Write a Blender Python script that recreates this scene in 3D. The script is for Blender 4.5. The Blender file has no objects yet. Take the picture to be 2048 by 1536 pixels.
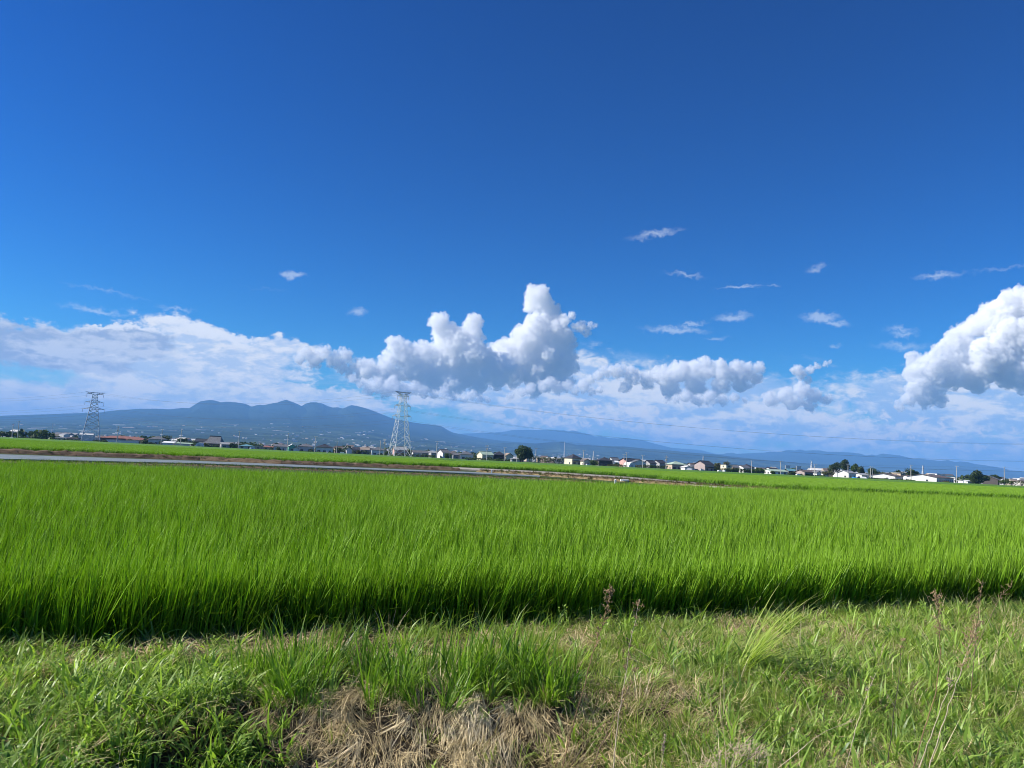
import bpy, bmesh, math, random
import numpy as np
from mathutils import Vector, Matrix, noise as mnoise
R = math.radians
random.seed(7)
rng = np.random.default_rng(7)
S = bpy.context.scene
COL = S.collection

# ------------------------------------------------------------------ camera
CAM_H = 1.85
FPX = 1540.0                       # focal length in pixels of the 2048 px wide photograph
cam_d = bpy.data.cameras.new('camera')
cam_d.sensor_width = 36.0
cam_d.lens = 36.0 * FPX / 2048.0
cam_d.clip_start = 0.1
cam_d.clip_end = 200000.0
cam = bpy.data.objects.new('camera', cam_d)
COL.objects.link(cam)
S.camera = cam
PITCH = math.atan(151.0 / FPX)
ROLL = R(2.74)
CAM_M = Matrix.Translation((0, 0, CAM_H)) @ Matrix.Rotation(R(90) + PITCH, 4, 'X') @ Matrix.Rotation(ROLL, 4, 'Z')
cam.matrix_world = CAM_M
CR = CAM_M.to_3x3()

# ------------------------------------------------------------------ sky and sun
SUN_AZ = -94.0                     # degrees from the view direction (+Y), negative = left
SUN_EL = 37.0
w = bpy.data.worlds.new('World')
S.world = w
w.use_nodes = True
wt = w.node_tree
wt.nodes.clear()

class NT:
    """tiny helper to write node trees"""
    def __init__(s, tree): s.t = tree
    def n(s, typ, **kw):
        nd = s.t.nodes.new(typ)
        ins = kw.pop('ins', {})
        for k, v in kw.items(): setattr(nd, k, v)
        for k, v in ins.items():
            if isinstance(v, bpy.types.NodeSocket): s.t.links.new(v, nd.inputs[k])
            else: nd.inputs[k].default_value = v
        return nd
    def link(s, a, b): s.t.links.new(a, b)
    def m(s, op, a, b=None, c=None, clamp=False):
        nd = s.t.nodes.new('ShaderNodeMath'); nd.operation = op; nd.use_clamp = clamp
        for i, v in enumerate((a, b, c)):
            if v is None: continue
            if isinstance(v, bpy.types.NodeSocket): s.t.links.new(v, nd.inputs[i])
            else: nd.inputs[i].default_value = v
        return nd.outputs[0]
    def vm(s, op, a, b=None, scale=None):
        nd = s.t.nodes.new('ShaderNodeVectorMath'); nd.operation = op
        for i, v in enumerate((a, b)):
            if v is None: continue
            if isinstance(v, bpy.types.NodeSocket): s.t.links.new(v, nd.inputs[i])
            else: nd.inputs[i].default_value = v
        if scale is not None:
            if isinstance(scale, bpy.types.NodeSocket): s.t.links.new(scale, nd.inputs['Scale'])
            else: nd.inputs['Scale'].default_value = scale
        return nd.outputs['Value'] if op in ('LENGTH', 'DOT_PRODUCT', 'DISTANCE') else nd.outputs[0]
    def comb(s, x, y, z):
        nd = s.t.nodes.new('ShaderNodeCombineXYZ')
        for i, v in enumerate((x, y, z)):
            if isinstance(v, bpy.types.NodeSocket): s.t.links.new(v, nd.inputs[i])
            else: nd.inputs[i].default_value = v
        return nd.outputs[0]
    def mix(s, f, a, b, blend='MIX'):
        nd = s.t.nodes.new('ShaderNodeMix'); nd.data_type = 'RGBA'; nd.blend_type = blend
        for i, v in ((0, f), (6, a), (7, b)):
            if isinstance(v, bpy.types.NodeSocket): s.t.links.new(v, nd.inputs[i])
            else: nd.inputs[i].default_value = (v if i == 0 else (tuple(v) + (1,))[:4])
        return nd.outputs[2]
    def noise(s, vec, scale, detail=4, rough=.55, lac=2.0, dist=0.0):
        nd = s.n('ShaderNodeTexNoise')
        if vec is not None: s.t.links.new(vec, nd.inputs['Vector'])
        nd.inputs['Scale'].default_value = scale; nd.inputs['Detail'].default_value = detail
        nd.inputs['Roughness'].default_value = rough; nd.inputs['Lacunarity'].default_value = lac
        nd.inputs['Distortion'].default_value = dist
        return nd
    def ramp(s, f, stops, interp='LINEAR'):
        nd = s.n('ShaderNodeValToRGB'); cr = nd.color_ramp; cr.interpolation = interp
        while len(cr.elements) > 1: cr.elements.remove(cr.elements[-1])
        for i, (p, c) in enumerate(stops):
            e = cr.elements[0] if i == 0 else cr.elements.new(p)
            e.position = p
            e.color = (c, c, c, 1) if not hasattr(c, '__len__') else (tuple(c) + (1,))[:4]
        s.t.links.new(f, nd.inputs[0])
        return nd.outputs[0]
    def rng(s, f, a, b, c=0., d=1., smooth=True):
        nd = s.n('ShaderNodeMapRange', interpolation_type='SMOOTHSTEP' if smooth else 'LINEAR')
        s.t.links.new(f, nd.inputs[0])
        for i, v in enumerate((a, b, c, d)): nd.inputs[1 + i].default_value = v
        return nd.outputs[0]

def dir_px(px, py):
    """world direction seen at pixel (px,py) of the 2048x1536 photograph"""
    return (CR @ Vector((px - 1024.0, 768.0 - py, -FPX))).normalized()

def at(px, py, Y):
    """world point on the ray through a pixel at depth Y in front of the camera"""
    d = dir_px(px, py)
    return Vector((0, 0, CAM_H)) + d * (Y / d.y)

def on_ground(px, py, z=0.0):
    d = dir_px(px, py)
    return Vector((0, 0, CAM_H)) + d * ((z - CAM_H) / d.z)

def azel(px, py):
    d = dir_px(px, py)
    return math.degrees(math.atan2(d.x, d.y)), math.degrees(math.asin(d.z))

W = NT(wt)
out = W.n('ShaderNodeOutputWorld')
bg = W.n('ShaderNodeBackground', ins={'Strength': 0.078})
W.link(bg.outputs[0], out.inputs[0])
sky = W.n('ShaderNodeTexSky')
sky.sky_type = 'NISHITA'
sky.sun_disc = False
sky.sun_elevation = R(SUN_EL)
sky.sun_rotation = R(SUN_AZ)
sky.air_density = 1.0
sky.dust_density = 0.1
sky.ozone_density = 3.0
WORLD_SKY = sky.outputs[0]

sun_d = bpy.data.lights.new('sun', 'SUN')
sun_d.energy = 5.0
sun_d.angle = R(0.5)
sun_d.color = (1.0, 0.94, 0.84)
sun = bpy.data.objects.new('sun', sun_d)
COL.objects.link(sun)
sd = Vector((math.sin(R(SUN_AZ)) * math.cos(R(SUN_EL)), math.cos(R(SUN_AZ)) * math.cos(R(SUN_EL)), math.sin(R(SUN_EL))))
sun.rotation_euler = sd.to_track_quat('Z', 'Y').to_euler()
sun.location = (-30, 10, 40)

S.view_settings.view_transform = 'Standard'
S.view_settings.look = 'None'
S.view_settings.exposure = 0.70
S.view_settings.gamma = 1.0
S.view_settings.use_curve_mapping = False
S.render.engine = 'CYCLES'
cy = S.cycles
w.cycles.sampling_method = 'MANUAL'
w.cycles.sample_map_resolution = 128
cy.max_bounces = 6
cy.diffuse_bounces = 1
cy.glossy_bounces = 2
cy.transmission_bounces = 4
cy.transparent_max_bounces = 12
cy.volume_bounces = 1
cy.use_adaptive_sampling = True
cy.adaptive_threshold = 0.015
cy.filter_width = 1.0
cy.use_denoising = True
cy.denoiser = 'OPENIMAGEDENOISE'
cy.denoising_input_passes = 'RGB_ALBEDO_NORMAL'
cy.denoising_prefilter = 'ACCURATE'
cy.caustics_reflective = False
cy.caustics_refractive = False

# ------------------------------------------------------------------ helpers
MATS = {}
def mat(name, col=(.5, .5, .5), rough=.8, var=0.0, vscale=1.0, spec=.3, col2=None, bump=0.0, metal=0.0, obj_rand=0.0):
    """procedural material: base colour broken up by noise"""
    if name in MATS: return MATS[name]
    m = bpy.data.materials.new(name); m.use_nodes = True
    t = NT(m.node_tree)
    b = m.node_tree.nodes['Principled BSDF']
    b.inputs['Roughness'].default_value = rough
    b.inputs['Specular IOR Level'].default_value = spec
    b.inputs['Metallic'].default_value = metal
    tc = t.n('ShaderNodeTexCoord')
    nz = t.noise(tc.outputs['Object'], vscale, 5, .6)
    c2 = col2 if col2 else tuple(max(0, c * (1 - var)) for c in col)
    c1 = col if col2 else tuple(min(1, c * (1 + var)) for c in col)
    f = t.rng(nz.outputs[0], .35, .65)
    c = t.mix(f, c1, c2)
    if obj_rand:
        oi = t.n('ShaderNodeObjectInfo')
        c = t.mix(t.m('MULTIPLY', oi.outputs['Random'], obj_rand), c, (0.05, 0.05, 0.05))
    t.link(c, b.inputs['Base Color'])
    if bump:
        bp = t.n('ShaderNodeBump', ins={'Strength': bump, 'Height': nz.outputs[0]})
        t.link(bp.outputs[0], b.inputs['Normal'])
    MATS[name] = m
    return m

def prop(o, label=None, cat=None, group=None, kind=None):
    if label: o['label'] = label
    if cat: o['category'] = cat
    if group: o['group'] = group
    if kind: o['kind'] = kind
    return o

def link_mesh(name, me, m=None, parent=None):
    o = bpy.data.objects.new(name, me)
    COL.objects.link(o)
    if m is not None:
        if isinstance(m, (list, tuple)):
            for q in m: me.materials.append(q)
        elif not me.materials: me.materials.append(m)
    if parent is not None: o.parent = parent
    return o

def empty(name, loc, rz=0.0):
    o = bpy.data.objects.new(name, None)
    COL.objects.link(o)
    o.location = loc
    o.rotation_euler = (0, 0, rz)
    o.empty_display_size = 0.5
    return o

def np_mesh(name, V, F, smooth=False):
    """mesh from numpy vertex array and face array (n,3) or (n,4)"""
    me = bpy.data.meshes.new(name)
    V = np.asarray(V, dtype=np.float32); F = np.asarray(F, dtype=np.int32)
    me.vertices.add(len(V)); me.vertices.foreach_set('co', V.ravel())
    k = F.shape[1]
    me.loops.add(F.size); me.loops.foreach_set('vertex_index', F.ravel())
    me.polygons.add(len(F))
    me.polygons.foreach_set('loop_start', np.arange(0, F.size, k, dtype=np.int32))
    me.polygons.foreach_set('loop_total', np.full(len(F), k, dtype=np.int32))
    me.polygons.foreach_set('use_smooth', np.full(len(F), smooth))
    me.update(calc_edges=True)
    me.validate()
    return me

class MB:
    """collects boxes, prisms and tubes into ONE mesh"""
    def __init__(s): s.v = []; s.f = []
    def add(s, vs, fs):
        o = len(s.v); s.v += [tuple(v) for v in vs]; s.f += [tuple(i + o for i in f) for f in fs]; return s
    def box(s, x0, x1, y0, y1, z0, z1):
        return s.add([(x0,y0,z0),(x1,y0,z0),(x1,y1,z0),(x0,y1,z0),(x0,y0,z1),(x1,y0,z1),(x1,y1,z1),(x0,y1,z1)],
                     [(0,3,2,1),(4,5,6,7),(0,1,5,4),(1,2,6,5),(2,3,7,6),(3,0,4,7)])
    def tube(s, p, q, r0, r1=None, n=6):
        p = Vector(p); q = Vector(q); r1 = r0 if r1 is None else r1
        d = (q - p)
        if d.length < 1e-6: return s
        a = d.normalized().orthogonal().normalized(); b = d.normalized().cross(a)
        vs = []
        for c, r in ((p, r0), (q, r1)):
            for i in range(n):
                t = 2 * math.pi * i / n
                vs.append(c + a * (r * math.cos(t)) + b * (r * math.sin(t)))
        fs = [(i, (i + 1) % n, n + (i + 1) % n, n + i) for i in range(n)]
        fs += [tuple(range(n - 1, -1, -1)), tuple(range(n, 2 * n))]
        return s.add(vs, fs)
    def path(s, pts, r0, r1=None, n=5):
        r1 = r0 if r1 is None else r1
        k = len(pts) - 1
        for i in range(k):
            s.tube(pts[i], pts[i + 1], r0 + (r1 - r0) * i / k, r0 + (r1 - r0) * (i + 1) / k, n)
        return s
    def mesh(s, name):
        me = bpy.data.meshes.new(name)
        me.from_pydata(s.v, [], s.f); me.update()
        return me
    def build(s, name, m, parent=None):
        return link_mesh(name, s.mesh(name), m, parent)
# ------------------------------------------------------------------ ground sheet
def ground_mat():
    m = bpy.data.materials.new('plain_ground'); m.use_nodes = True
    t = NT(m.node_tree); b = m.node_tree.nodes['Principled BSDF']
    b.inputs['Roughness'].default_value = .95; b.inputs['Specular IOR Level'].default_value = .1
    g = t.n('ShaderNodeNewGeometry')
    n1 = t.noise(g.outputs['Position'], .004, 6, .6)
    n2 = t.noise(g.outputs['Position'], 1.7, 6, .65)
    c = t.mix(t.rng(n1.outputs[0], .4, .6), (.05, .085, .022), (.07, .10, .035))
    c = t.mix(t.rng(n2.outputs[0], .35, .7), c, (.055, .045, .028))
    t.link(c, b.inputs['Base Color'])
    return m
# the sheet runs to the horizon round the modelled bank (an open rectangle in the middle)
HX0, HX1, HY0, HY1 = -9.0, 14.0, 1.5, 15.5
hc = ((HX0 + HX1) / 2, (HY0 + HY1) / 2)
corner = [math.atan2(sy * (HY1 - HY0), sx * (HX1 - HX0)) for sx, sy in ((-1, -1), (1, -1), (1, 1), (-1, 1))]
angs = sorted([2 * math.pi * a / 92 - math.pi + .001 for a in range(92)] + corner)
na = len(angs); rings = []
def rect_r(t):
    c, s_ = abs(math.cos(t)), abs(math.sin(t)); return min((HX1 - HX0) / 2 / max(c, 1e-9), (HY1 - HY0) / 2 / max(s_, 1e-9))
V = []
for j, g_ in enumerate([0] + list(np.geomspace(6, 75000, 60))):
    for t in angs:
        r = rect_r(t) + g_; V.append((hc[0] + r * math.cos(t), hc[1] + r * math.sin(t), -0.012))
F = []
for j in range(60):
    for a in range(na):
        b = (a + 1) % na; F.append((j * na + a, (j + 1) * na + a, (j + 1) * na + b, j * na + b))
me = bpy.data.meshes.new('ground'); me.from_pydata(V, [], F); me.update()
if me.polygons[0].normal.z < 0: me.flip_normals()
GROUND = link_mesh('ground', me, ground_mat()); prop(GROUND, kind='structure')

# ------------------------------------------------------------------ mountains
def az_profile(pts):
    """pixel crest polyline -> (azimuth, elevation) arrays"""
    A = np.array([azel(x, y) for x, y in pts])
    return A[:, 0], A[:, 1]

def fbm2(x, y, octaves, seed, ridged=False, rough=.5):
    out = np.zeros_like(x); amp = 1; tot = 0
    for o in range(octaves):
        f = 2.0 ** o
        out += amp * (1 - 2*np.abs(vnoise(x * f, y * f, seed + o) - .5) if ridged else vnoise(x * f, y * f, seed + o))
        tot += amp; amp *= rough
    return out / tot

def vnoise(x, y, seed):
    xi = np.floor(x).astype(np.int64); yi = np.floor(y).astype(np.int64)
    xf = x - xi; yf = y - yi
    u = xf * xf * xf * (xf * (xf * 6 - 15) + 10); v = yf * yf * yf * (yf * (yf * 6 - 15) + 10)
    def h(a, b):
        n = (a * 374761393 + b * 668265263 + seed * 1442695041) & 0xffffffff
        n = ((n ^ (n >> 13)) * 1274126177) & 0xffffffff
        n = n ^ (n >> 16)
        return (n & 0xffff) / 65535.0
    return (h(xi, yi) * (1 - u) + h(xi + 1, yi) * u) * (1 - v) + (h(xi, yi + 1) * (1 - u) + h(xi + 1, yi + 1) * u) * v

def mountain(name, pts, r0, r1, r2, m, seed, shape=1.6, nvar=.1, step=.06, nr=90, crestvar=0.0, az_ext=None):
    az, el = az_profile(pts)
    A = np.arange(az[0], az[-1], step)
    E = np.interp(A, az, el)
    # radial stations, denser near the crest
    t1 = np.linspace(0, 1, nr)
    Rr = r0 + (r1 - r0) * t1
    back = np.linspace(0, 1, 8)[1:]
    RA = np.concatenate([Rr, r1 + (r2 - r1) * back])
    AA, RR = np.meshgrid(A, RA, indexing='ij')
    rc = r1 * (1 + crestvar * (fbm2(A * .35, A * 0 + 3.3, 3, seed + 9) - .5) * 2)
    ks = np.exp(-.5 * (np.arange(-60, 61) * step / 1.6) ** 2); ks /= ks.sum()
    Es = np.convolve(np.pad(E, 60, mode='edge'), ks, 'valid')
    Tm = np.clip((RR - r0) / (r1 - r0), 0, 1)
    wrp = (fbm2(AA * .25 + 9, RR / 3500., 3, seed + 3) - .5) * 5.0 * (1 - Tm) ** .6
    E1 = np.interp((AA + wrp).ravel(), A, E).reshape(AA.shape); E2 = np.interp((AA + wrp).ravel(), A, Es).reshape(AA.shape)
    kk = Tm ** 3
    EE = E1 * kk + np.minimum(E2, E1 + .25) * (1 - kk)
    EX = np.repeat(E[:, None], len(RA), 1)
    EE = np.where(Tm > .985, EX, EE)
    T = np.clip((RR - r0) / (r1 - r0), 0, None)
    crest_h = np.tan(np.radians(EE)) * r1 + CAM_H
    # slope that stays under the sight line to the crest, spurs and gullies running down it
    k = np.where(T <= 1, T ** shape, 1 - .7 * (RR - r1) / (r2 - r1))
    sp = fbm2(AA * .42 + 5 + RR / 9000., RR / 2600.0 + .12 * AA, 6, seed, ridged=True, rough=.5)
    sp2 = fbm2(AA * .45 + 1, RR / 9000.0, 3, seed + 31)
    env = np.clip(T, 0, 1) ** .8 * np.clip(1 - T, 0, 1) ** .45 * 1.6
    env = np.where(T > 1, 0, env)
    H = crest_h * k * (1 + nvar * 2.2 * env * ((sp - .72) + .6 * (sp2 - .5)))
    lim = (np.tan(np.radians(EX)) * .995) * RR + CAM_H
    H = np.where(T < 1, np.minimum(H, lim), H)
    H = np.where(RR >= r2 - 1, -60, H); H[:, 0] = -2.0
    X = np.sin(np.radians(AA)) * RR; Yc = np.cos(np.radians(AA)) * RR
    # crest keeps the traced outline: distance along the ray measured in depth
    V = np.stack([X, Yc, H], -1).reshape(-1, 3)
    na_, nr_ = AA.shape
    i = np.arange(na_ - 1)[:, None] * nr_ + np.arange(nr_ - 1)[None, :]
    i = i.ravel()
    F = np.stack([i, i + 1, i + nr_ + 1, i + nr_], 1)[:, ::-1]
    me = np_mesh(name, V, F, smooth=True)
    if me.polygons[len(me.polygons)//2].normal.z < 0: me.flip_normals()
    o = link_mesh(name, me, m); prop(o, kind='structure')
    return o

def mountain_mat(name, forest, low, z0, z1):
    m = bpy.data.materials.new(name); m.use_nodes = True
    t = NT(m.node_tree); b = m.node_tree.nodes['Principled BSDF']
    b.inputs['Roughness'].default_value = 1; b.inputs['Specular IOR Level'].default_value = 0
    g = t.n('ShaderNodeNewGeometry')
    sep = t.n('ShaderNodeSeparateXYZ'); t.link(g.outputs['Position'], sep.inputs[0])
    n1 = t.noise(g.outputs['Position'], .0012, 7, .6)
    n2 = t.noise(g.outputs['Position'], .006, 5, .6)
    hz = t.m('ADD', sep.outputs[2], t.m('MULTIPLY', t.m('SUBTRACT', n1.outputs[0], .5), (z1 - z0) * 1.2))
    f = t.rng(hz, z0, z1)
    lo = t.mix(t.rng(n2.outputs[0], .45, .6), low, tuple(c * 1.8 for c in low))
    c = t.mix(f, lo, forest)
    c = t.mix(t.rng(n1.outputs[0], .3, .7), c, tuple(x * .6 for x in forest))
    t.link(c, b.inputs['Base Color'])
    return m

AKAGI = [(-700, 880), (-400, 852), (-150, 839), (0, 831.5), (60, 829.5), (120, 827.6), (170, 825.8), (200, 825), (222, 821.5), (250, 819.5), (280, 817.5), (310, 817.3), (340, 818.6), (352, 817.2), (365, 816), (378, 816.3), (384, 813),
 (390, 809), (400, 803), (410, 801), (420, 800), (430, 801), (442, 804.5), (455, 803.3), (470, 804.5), (482, 806), (492, 808), (502, 813), (508, 812), (515, 810.5), (520, 809.3), (527, 810.5), (540, 807.5), (555, 805), (563, 802), (572, 799.5), (580, 802), (585, 804), (595, 808),
 (603, 812), (612, 807), (622, 804.5), (632, 804.5), (645, 807), (655, 812), (665, 815), (675, 814.5), (686, 817), (695, 813), (703, 810), (715, 812), (730, 816), (745, 821), (760, 827), (780, 835), (800, 840), (820, 844), (840, 847), (855, 848.5), (870, 850), (882, 852), (892, 858),
 (905, 865), (920, 868), (940, 872), (970, 877), (1000, 881), (1040, 885), (1100, 890), (1180, 896), (1260, 903), (1340, 911), (1420, 921), (1520, 934), (1600, 943)]
RANGE2 = [(760, 880), (860, 872), (930, 867), (960, 866), (985, 865), (1005, 864), (1015, 862), (1025, 860), (1040, 860), (1060, 859.5), (1080, 860), (1095, 860), (1110, 860), (1118, 861), (1128, 860.3), (1136, 863), (1145, 860.7), (1155, 863), (1165, 866), (1175, 867.5), (1190, 873), (1203, 872.3), (1215, 875.5),
 (1235, 877), (1250, 876), (1270, 879), (1285, 880), (1300, 885), (1320, 890), (1345, 896), (1370, 897.5), (1390, 899), (1405, 901), (1430, 907.5), (1470, 915), (1540, 928), (1640, 944)]
RANGE3 = [(1290, 922), (1360, 911), (1400, 908.5), (1430, 907.5), (1445, 908), (1455, 906), (1465, 905.5), (1475, 908), (1485, 907), (1500, 906.5), (1515, 905.8), (1530, 905), (1540, 903.2), (1550, 903.5), (1562, 904.5), (1570, 901), (1578, 900), (1590, 901), (1600, 899), (1610, 901.5), (1625, 900.5), (1640, 901), (1655, 903.5), (1675, 903.5),
 (1700, 905), (1720, 907), (1732, 911), (1745, 909), (1752, 911), (1765, 907), (1778, 908.5), (1790, 910), (1800, 911), (1815, 914.5), (1828, 918), (1838, 917), (1848, 918.5), (1860, 919.5), (1880, 922), (1895, 920), (1910, 924), (1920, 923), (1935, 924), (1950, 928), (1970, 930.5), (1985, 933), (2005, 936), (2020, 941), (2048, 943), (2200, 950), (2500, 965), (2800, 985)]
FOOT = [(880, 900), (950, 890), (1000, 886), (1040, 885), (1070, 887), (1100, 884.5), (1125, 884), (1150, 889), (1200, 892), (1250, 893), (1290, 897), (1330, 900), (1380, 905), (1420, 908), (1460, 912.5), (1520, 919), (1600, 926), (1700, 935), (1800, 943), (1900, 952), (2060, 962), (2300, 975)]
M_AK = mountain_mat('wooded_slope_haze_side', (.035, .055, .028), (.05, .07, .04), 60, 330)
mountain('volcano', AKAGI, 2600, 15000, 19000, M_AK, 11, shape=1.75, nvar=.055, step=.055)
mountain('far_range', RANGE2, 15500, 24000, 27500, M_AK, 23, shape=1.1, nvar=.12, step=.06, nr=70)
mountain('east_range', RANGE3, 13500, 21000, 24500, M_AK, 37, shape=1.1, nvar=.12, step=.06, nr=70)
mountain('foothills', FOOT, 8000, 11500, 13300, M_AK, 51, shape=1.2, nvar=.25, step=.08, nr=40)

# ------------------------------------------------------------------ haze: the air itself
hm = bpy.data.materials.new('summer_air'); hm.use_nodes = True
t = NT(hm.node_tree); t.t.nodes.clear()
ho = t.n('ShaderNodeOutputMaterial')
pv = t.n('ShaderNodeVolumePrincipled')
pv.inputs['Color'].default_value = (.21, .50, 1.0, 1)
pv.inputs['Density'].default_value = HAZE_D if 'HAZE_D' in globals() else 6.8e-5
pv.inputs['Anisotropy'].default_value = 0.0
t.link(pv.outputs[0], ho.inputs['Volume'])
hb = MB().box(-29000, 29000, -6000, 29000, -3, 1030)
HAZE = hb.build('haze', hm); prop(HAZE, kind='stuff')
# ------------------------------------------------------------------ thin and layered clouds of the sky
PXD = 1.0 / (math.radians(1) * FPX)          # degrees per photograph pixel
geo = W.n('ShaderNodeNewGeometry')
inc = W.vm('SCALE', geo.outputs['Incoming'], scale=-1.0)
sp = W.n('ShaderNodeSeparateXYZ'); W.link(inc, sp.inputs[0])
AZ = W.m('MULTIPLY', W.m('ARCTAN2', sp.outputs[0], sp.outputs[1]), 57.29578)
EL = W.m('MULTIPLY', W.m('ARCSINE', sp.outputs[2]), 57.29578)
P2 = W.comb(AZ, EL, 0.0)

def blob(vec, px, py, rx, ry, rot=0.0):
    """1 at the centre, 0 at the rim, negative outside; pixels of the photograph"""
    a, e = azel(px, py)
    v = W.vm('SUBTRACT', vec, (a, e, 0.0))
    if rot:
        vr = W.n('ShaderNodeVectorRotate', rotation_type='Z_AXIS'); W.link(v, vr.inputs['Vector']); vr.inputs['Angle'].default_value = -R(rot)
        v = vr.outputs[0]
    v = W.vm('MULTIPLY', v, (1 / (rx * PXD), 1 / (ry * PXD), 0))
    return W.m('SUBTRACT', 1.0, W.vm('LENGTH', v))
def union(lst):
    o = lst[0]
    for x in lst[1:]: o = W.m('MAXIMUM', o, x)
    return o
def warp(amp, scale, detail=4, stretch=(1, 1, 1), off=0.0):
    v = W.vm('MULTIPLY', P2, stretch)
    v = W.vm('ADD', v, (off, off * .7, off * .3))
    n = W.noise(v, scale, detail, .6)
    d = W.vm('SCALE', W.vm('SUBTRACT', n.outputs['Color'], (.5, .5, .5)), scale=amp)
    return W.vm('ADD', P2, d)

# clear sky: a deep saturated blue
hs = W.n('ShaderNodeHueSaturation', ins={'Hue': .502, 'Saturation': 1.36, 'Value': 1.30, 'Color': WORLD_SKY})
gmn = W.n('ShaderNodeGamma', ins={'Color': hs.outputs[0], 'Gamma': 1.22})
col = W.vm('MULTIPLY', gmn.outputs[0], (.29, .42, .50))
sc_ = W.n('ShaderNodeSeparateColor'); W.link(col, sc_.inputs[0])
col = W.comb(W.m('MULTIPLY', W.m('POWER', sc_.outputs[0], 1.43), .36), W.m('MULTIPLY', W.m('POWER', sc_.outputs[1], 1.19), .66), W.m('MULTIPLY', W.m('POWER', sc_.outputs[2], 1.23), .62))
WHITE = (7.6, 7.9, 8.3)
BRIGHT = (8.6, 8.4, 8.1)
GREY = (3.3, 4.3, 6.1)

Pw = warp(2.2, .55, 5)
Pw2 = warp(5.0, .16, 4, stretch=(.6, 1.6, 1))
nlow = W.noise(W.vm('MULTIPLY', P2, (.28, 1.05, 1)), .55, 8, .58, dist=.6)
nfine = W.noise(W.vm('MULTIPLY', P2, (.7, 1.5, 1)), 1.1, 8, .62, dist=.4)
nbig = W.noise(W.vm('MULTIPLY', Pw2, (.5, 1.0, 1)), .35, 6, .55)

# 1. hazy layered clouds low over the horizon, all round
azn = W.noise(W.comb(W.m('MULTIPLY', AZ, .09), 3.1, 0.0), 1.0, 2).outputs[0]
top = W.m('ADD', 4.0, W.m('MULTIPLY', azn, 2.6))
f1 = W.m('SUBTRACT', 1.0, W.m('DIVIDE', EL, top))
f1 = W.m('ADD', W.m('MULTIPLY', f1, .60), W.m('MULTIPLY', W.m('SUBTRACT', nlow.outputs[0], .5), 2.4))
a1 = W.m('MULTIPLY', W.rng(f1, -.02, .55), .80)
low_up = W.rng(EL, -1.0, .3)
a1 = W.m('MULTIPLY', a1, low_up)
s1 = W.rng(nfine.outputs[0], .38, .66)
c1 = W.mix(s1, (4.0, 5.3, 7.2), (8.4, 8.2, 7.8))
col = W.mix(a1, col, c1)

# 2. broad soft anvil and grey bank on the left
anvil = union([blob(Pw, 330, 735, 300, 62, 3), blob(Pw, 430, 700, 200, 42, -5), blob(Pw, 560, 695, 90, 22, 2), blob(Pw, 180, 700, 210, 50, 0), blob(Pw, 120, 790, 330, 60), blob(Pw, 420, 790, 330, 42, -3), blob(Pw, -150, 740, 260, 110), blob(Pw, 640, 795, 190, 26, -4), blob(Pw, 400, 668, 130, 17, -9), blob(Pw, 230, 662, 110, 12, 4)])
f2 = W.m('ADD', anvil, W.m('MULTIPLY', W.m('SUBTRACT', nfine.outputs[0], .5), .9))
a2 = W.m('MULTIPLY', W.rng(f2, .0, .32), .93)
hole = W.rng(W.m('ADD', union([blob(Pw, 60, 748, 90, 26, 4), blob(Pw, -40, 738, 60, 26)]), W.m('MULTIPLY', W.m('SUBTRACT', nfine.outputs[0], .5), .9)), 0, .5)
a2 = W.m('MULTIPLY', a2, W.m('SUBTRACT', 1.0, W.m('MULTIPLY', hole, .8)))
s2 = W.m('ADD', W.m('MULTIPLY', nlow.outputs[0], .7), W.m('MULTIPLY', nfine.outputs[0], .5))
c2 = W.mix(W.rng(s2, .50, .66), (5.2, 6.1, 7.4), (8.8, 8.6, 8.1))
col = W.mix(a2, col, c2)
edge = union([blob(Pw, 410, 662, 130, 15, -9), blob(Pw, 240, 661, 120, 11, 5), blob(Pw, 480, 672, 70, 7, -5)])
ae = W.rng(W.m('ADD', edge, W.m('MULTIPLY', W.m('SUBTRACT', nfine.outputs[0], .5), 1.3)), 0, .6)
col = W.mix(W.m('MULTIPLY', ae, .9), col, (7.9, 8.1, 8.3))
bank = union([blob(Pw, 55, 690, 120, 48), blob(Pw, 190, 685, 155, 30, -3), blob(Pw, 290, 682, 70, 20, -6), blob(Pw, 120, 715, 140, 22, -2), blob(Pw, -120, 680, 140, 70)])
f3 = W.m('ADD', bank, W.m('MULTIPLY', W.m('SUBTRACT', nfine.outputs[0], .5), 1.1))
a3 = W.m('MULTIPLY', W.rng(f3, .05, .42), .92)
c3 = W.mix(W.rng(s2, .54, .70), (2.9, 3.7, 5.2), (5.6, 6.1, 6.9))
col = W.mix(a3, col, c3)

# 2b. shaded lower parts and mist of the cumulus bank
und = union([blob(Pw, 900, 770, 240, 60, -3), blob(Pw, 1080, 780, 220, 70, -2), blob(Pw, 1000, 740, 260, 50), blob(Pw, 1150, 760, 110, 80), blob(Pw, 1390, 795, 320, 75, -3), blob(Pw, 1250, 835, 420, 55, -3), blob(Pw, 1960, 810, 330, 70, -2), blob(Pw, 1700, 868, 460, 34, -3)])
fu = W.m('ADD', und, W.m('MULTIPLY', W.m('SUBTRACT', nfine.outputs[0], .5), 1.0))
au = W.m('MULTIPLY', W.rng(fu, .02, .45), .9)
cu = W.mix(W.rng(s2, .52, .68), (3.6, 5.0, 7.1), (8.3, 8.2, 7.9))
col = W.mix(au, col, cu)
puffs = union([blob(Pw, 1120, 828, 180, 24, -3), blob(Pw, 1250, 822, 120, 26), blob(Pw, 1150, 845, 260, 14, -3), blob(Pw, 820, 800, 60, 10), blob(Pw, 1320, 855, 120, 14, -3), blob(Pw, 1780, 845, 330, 22, -3), blob(Pw, 1750, 880, 300, 12, -3)])
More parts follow.
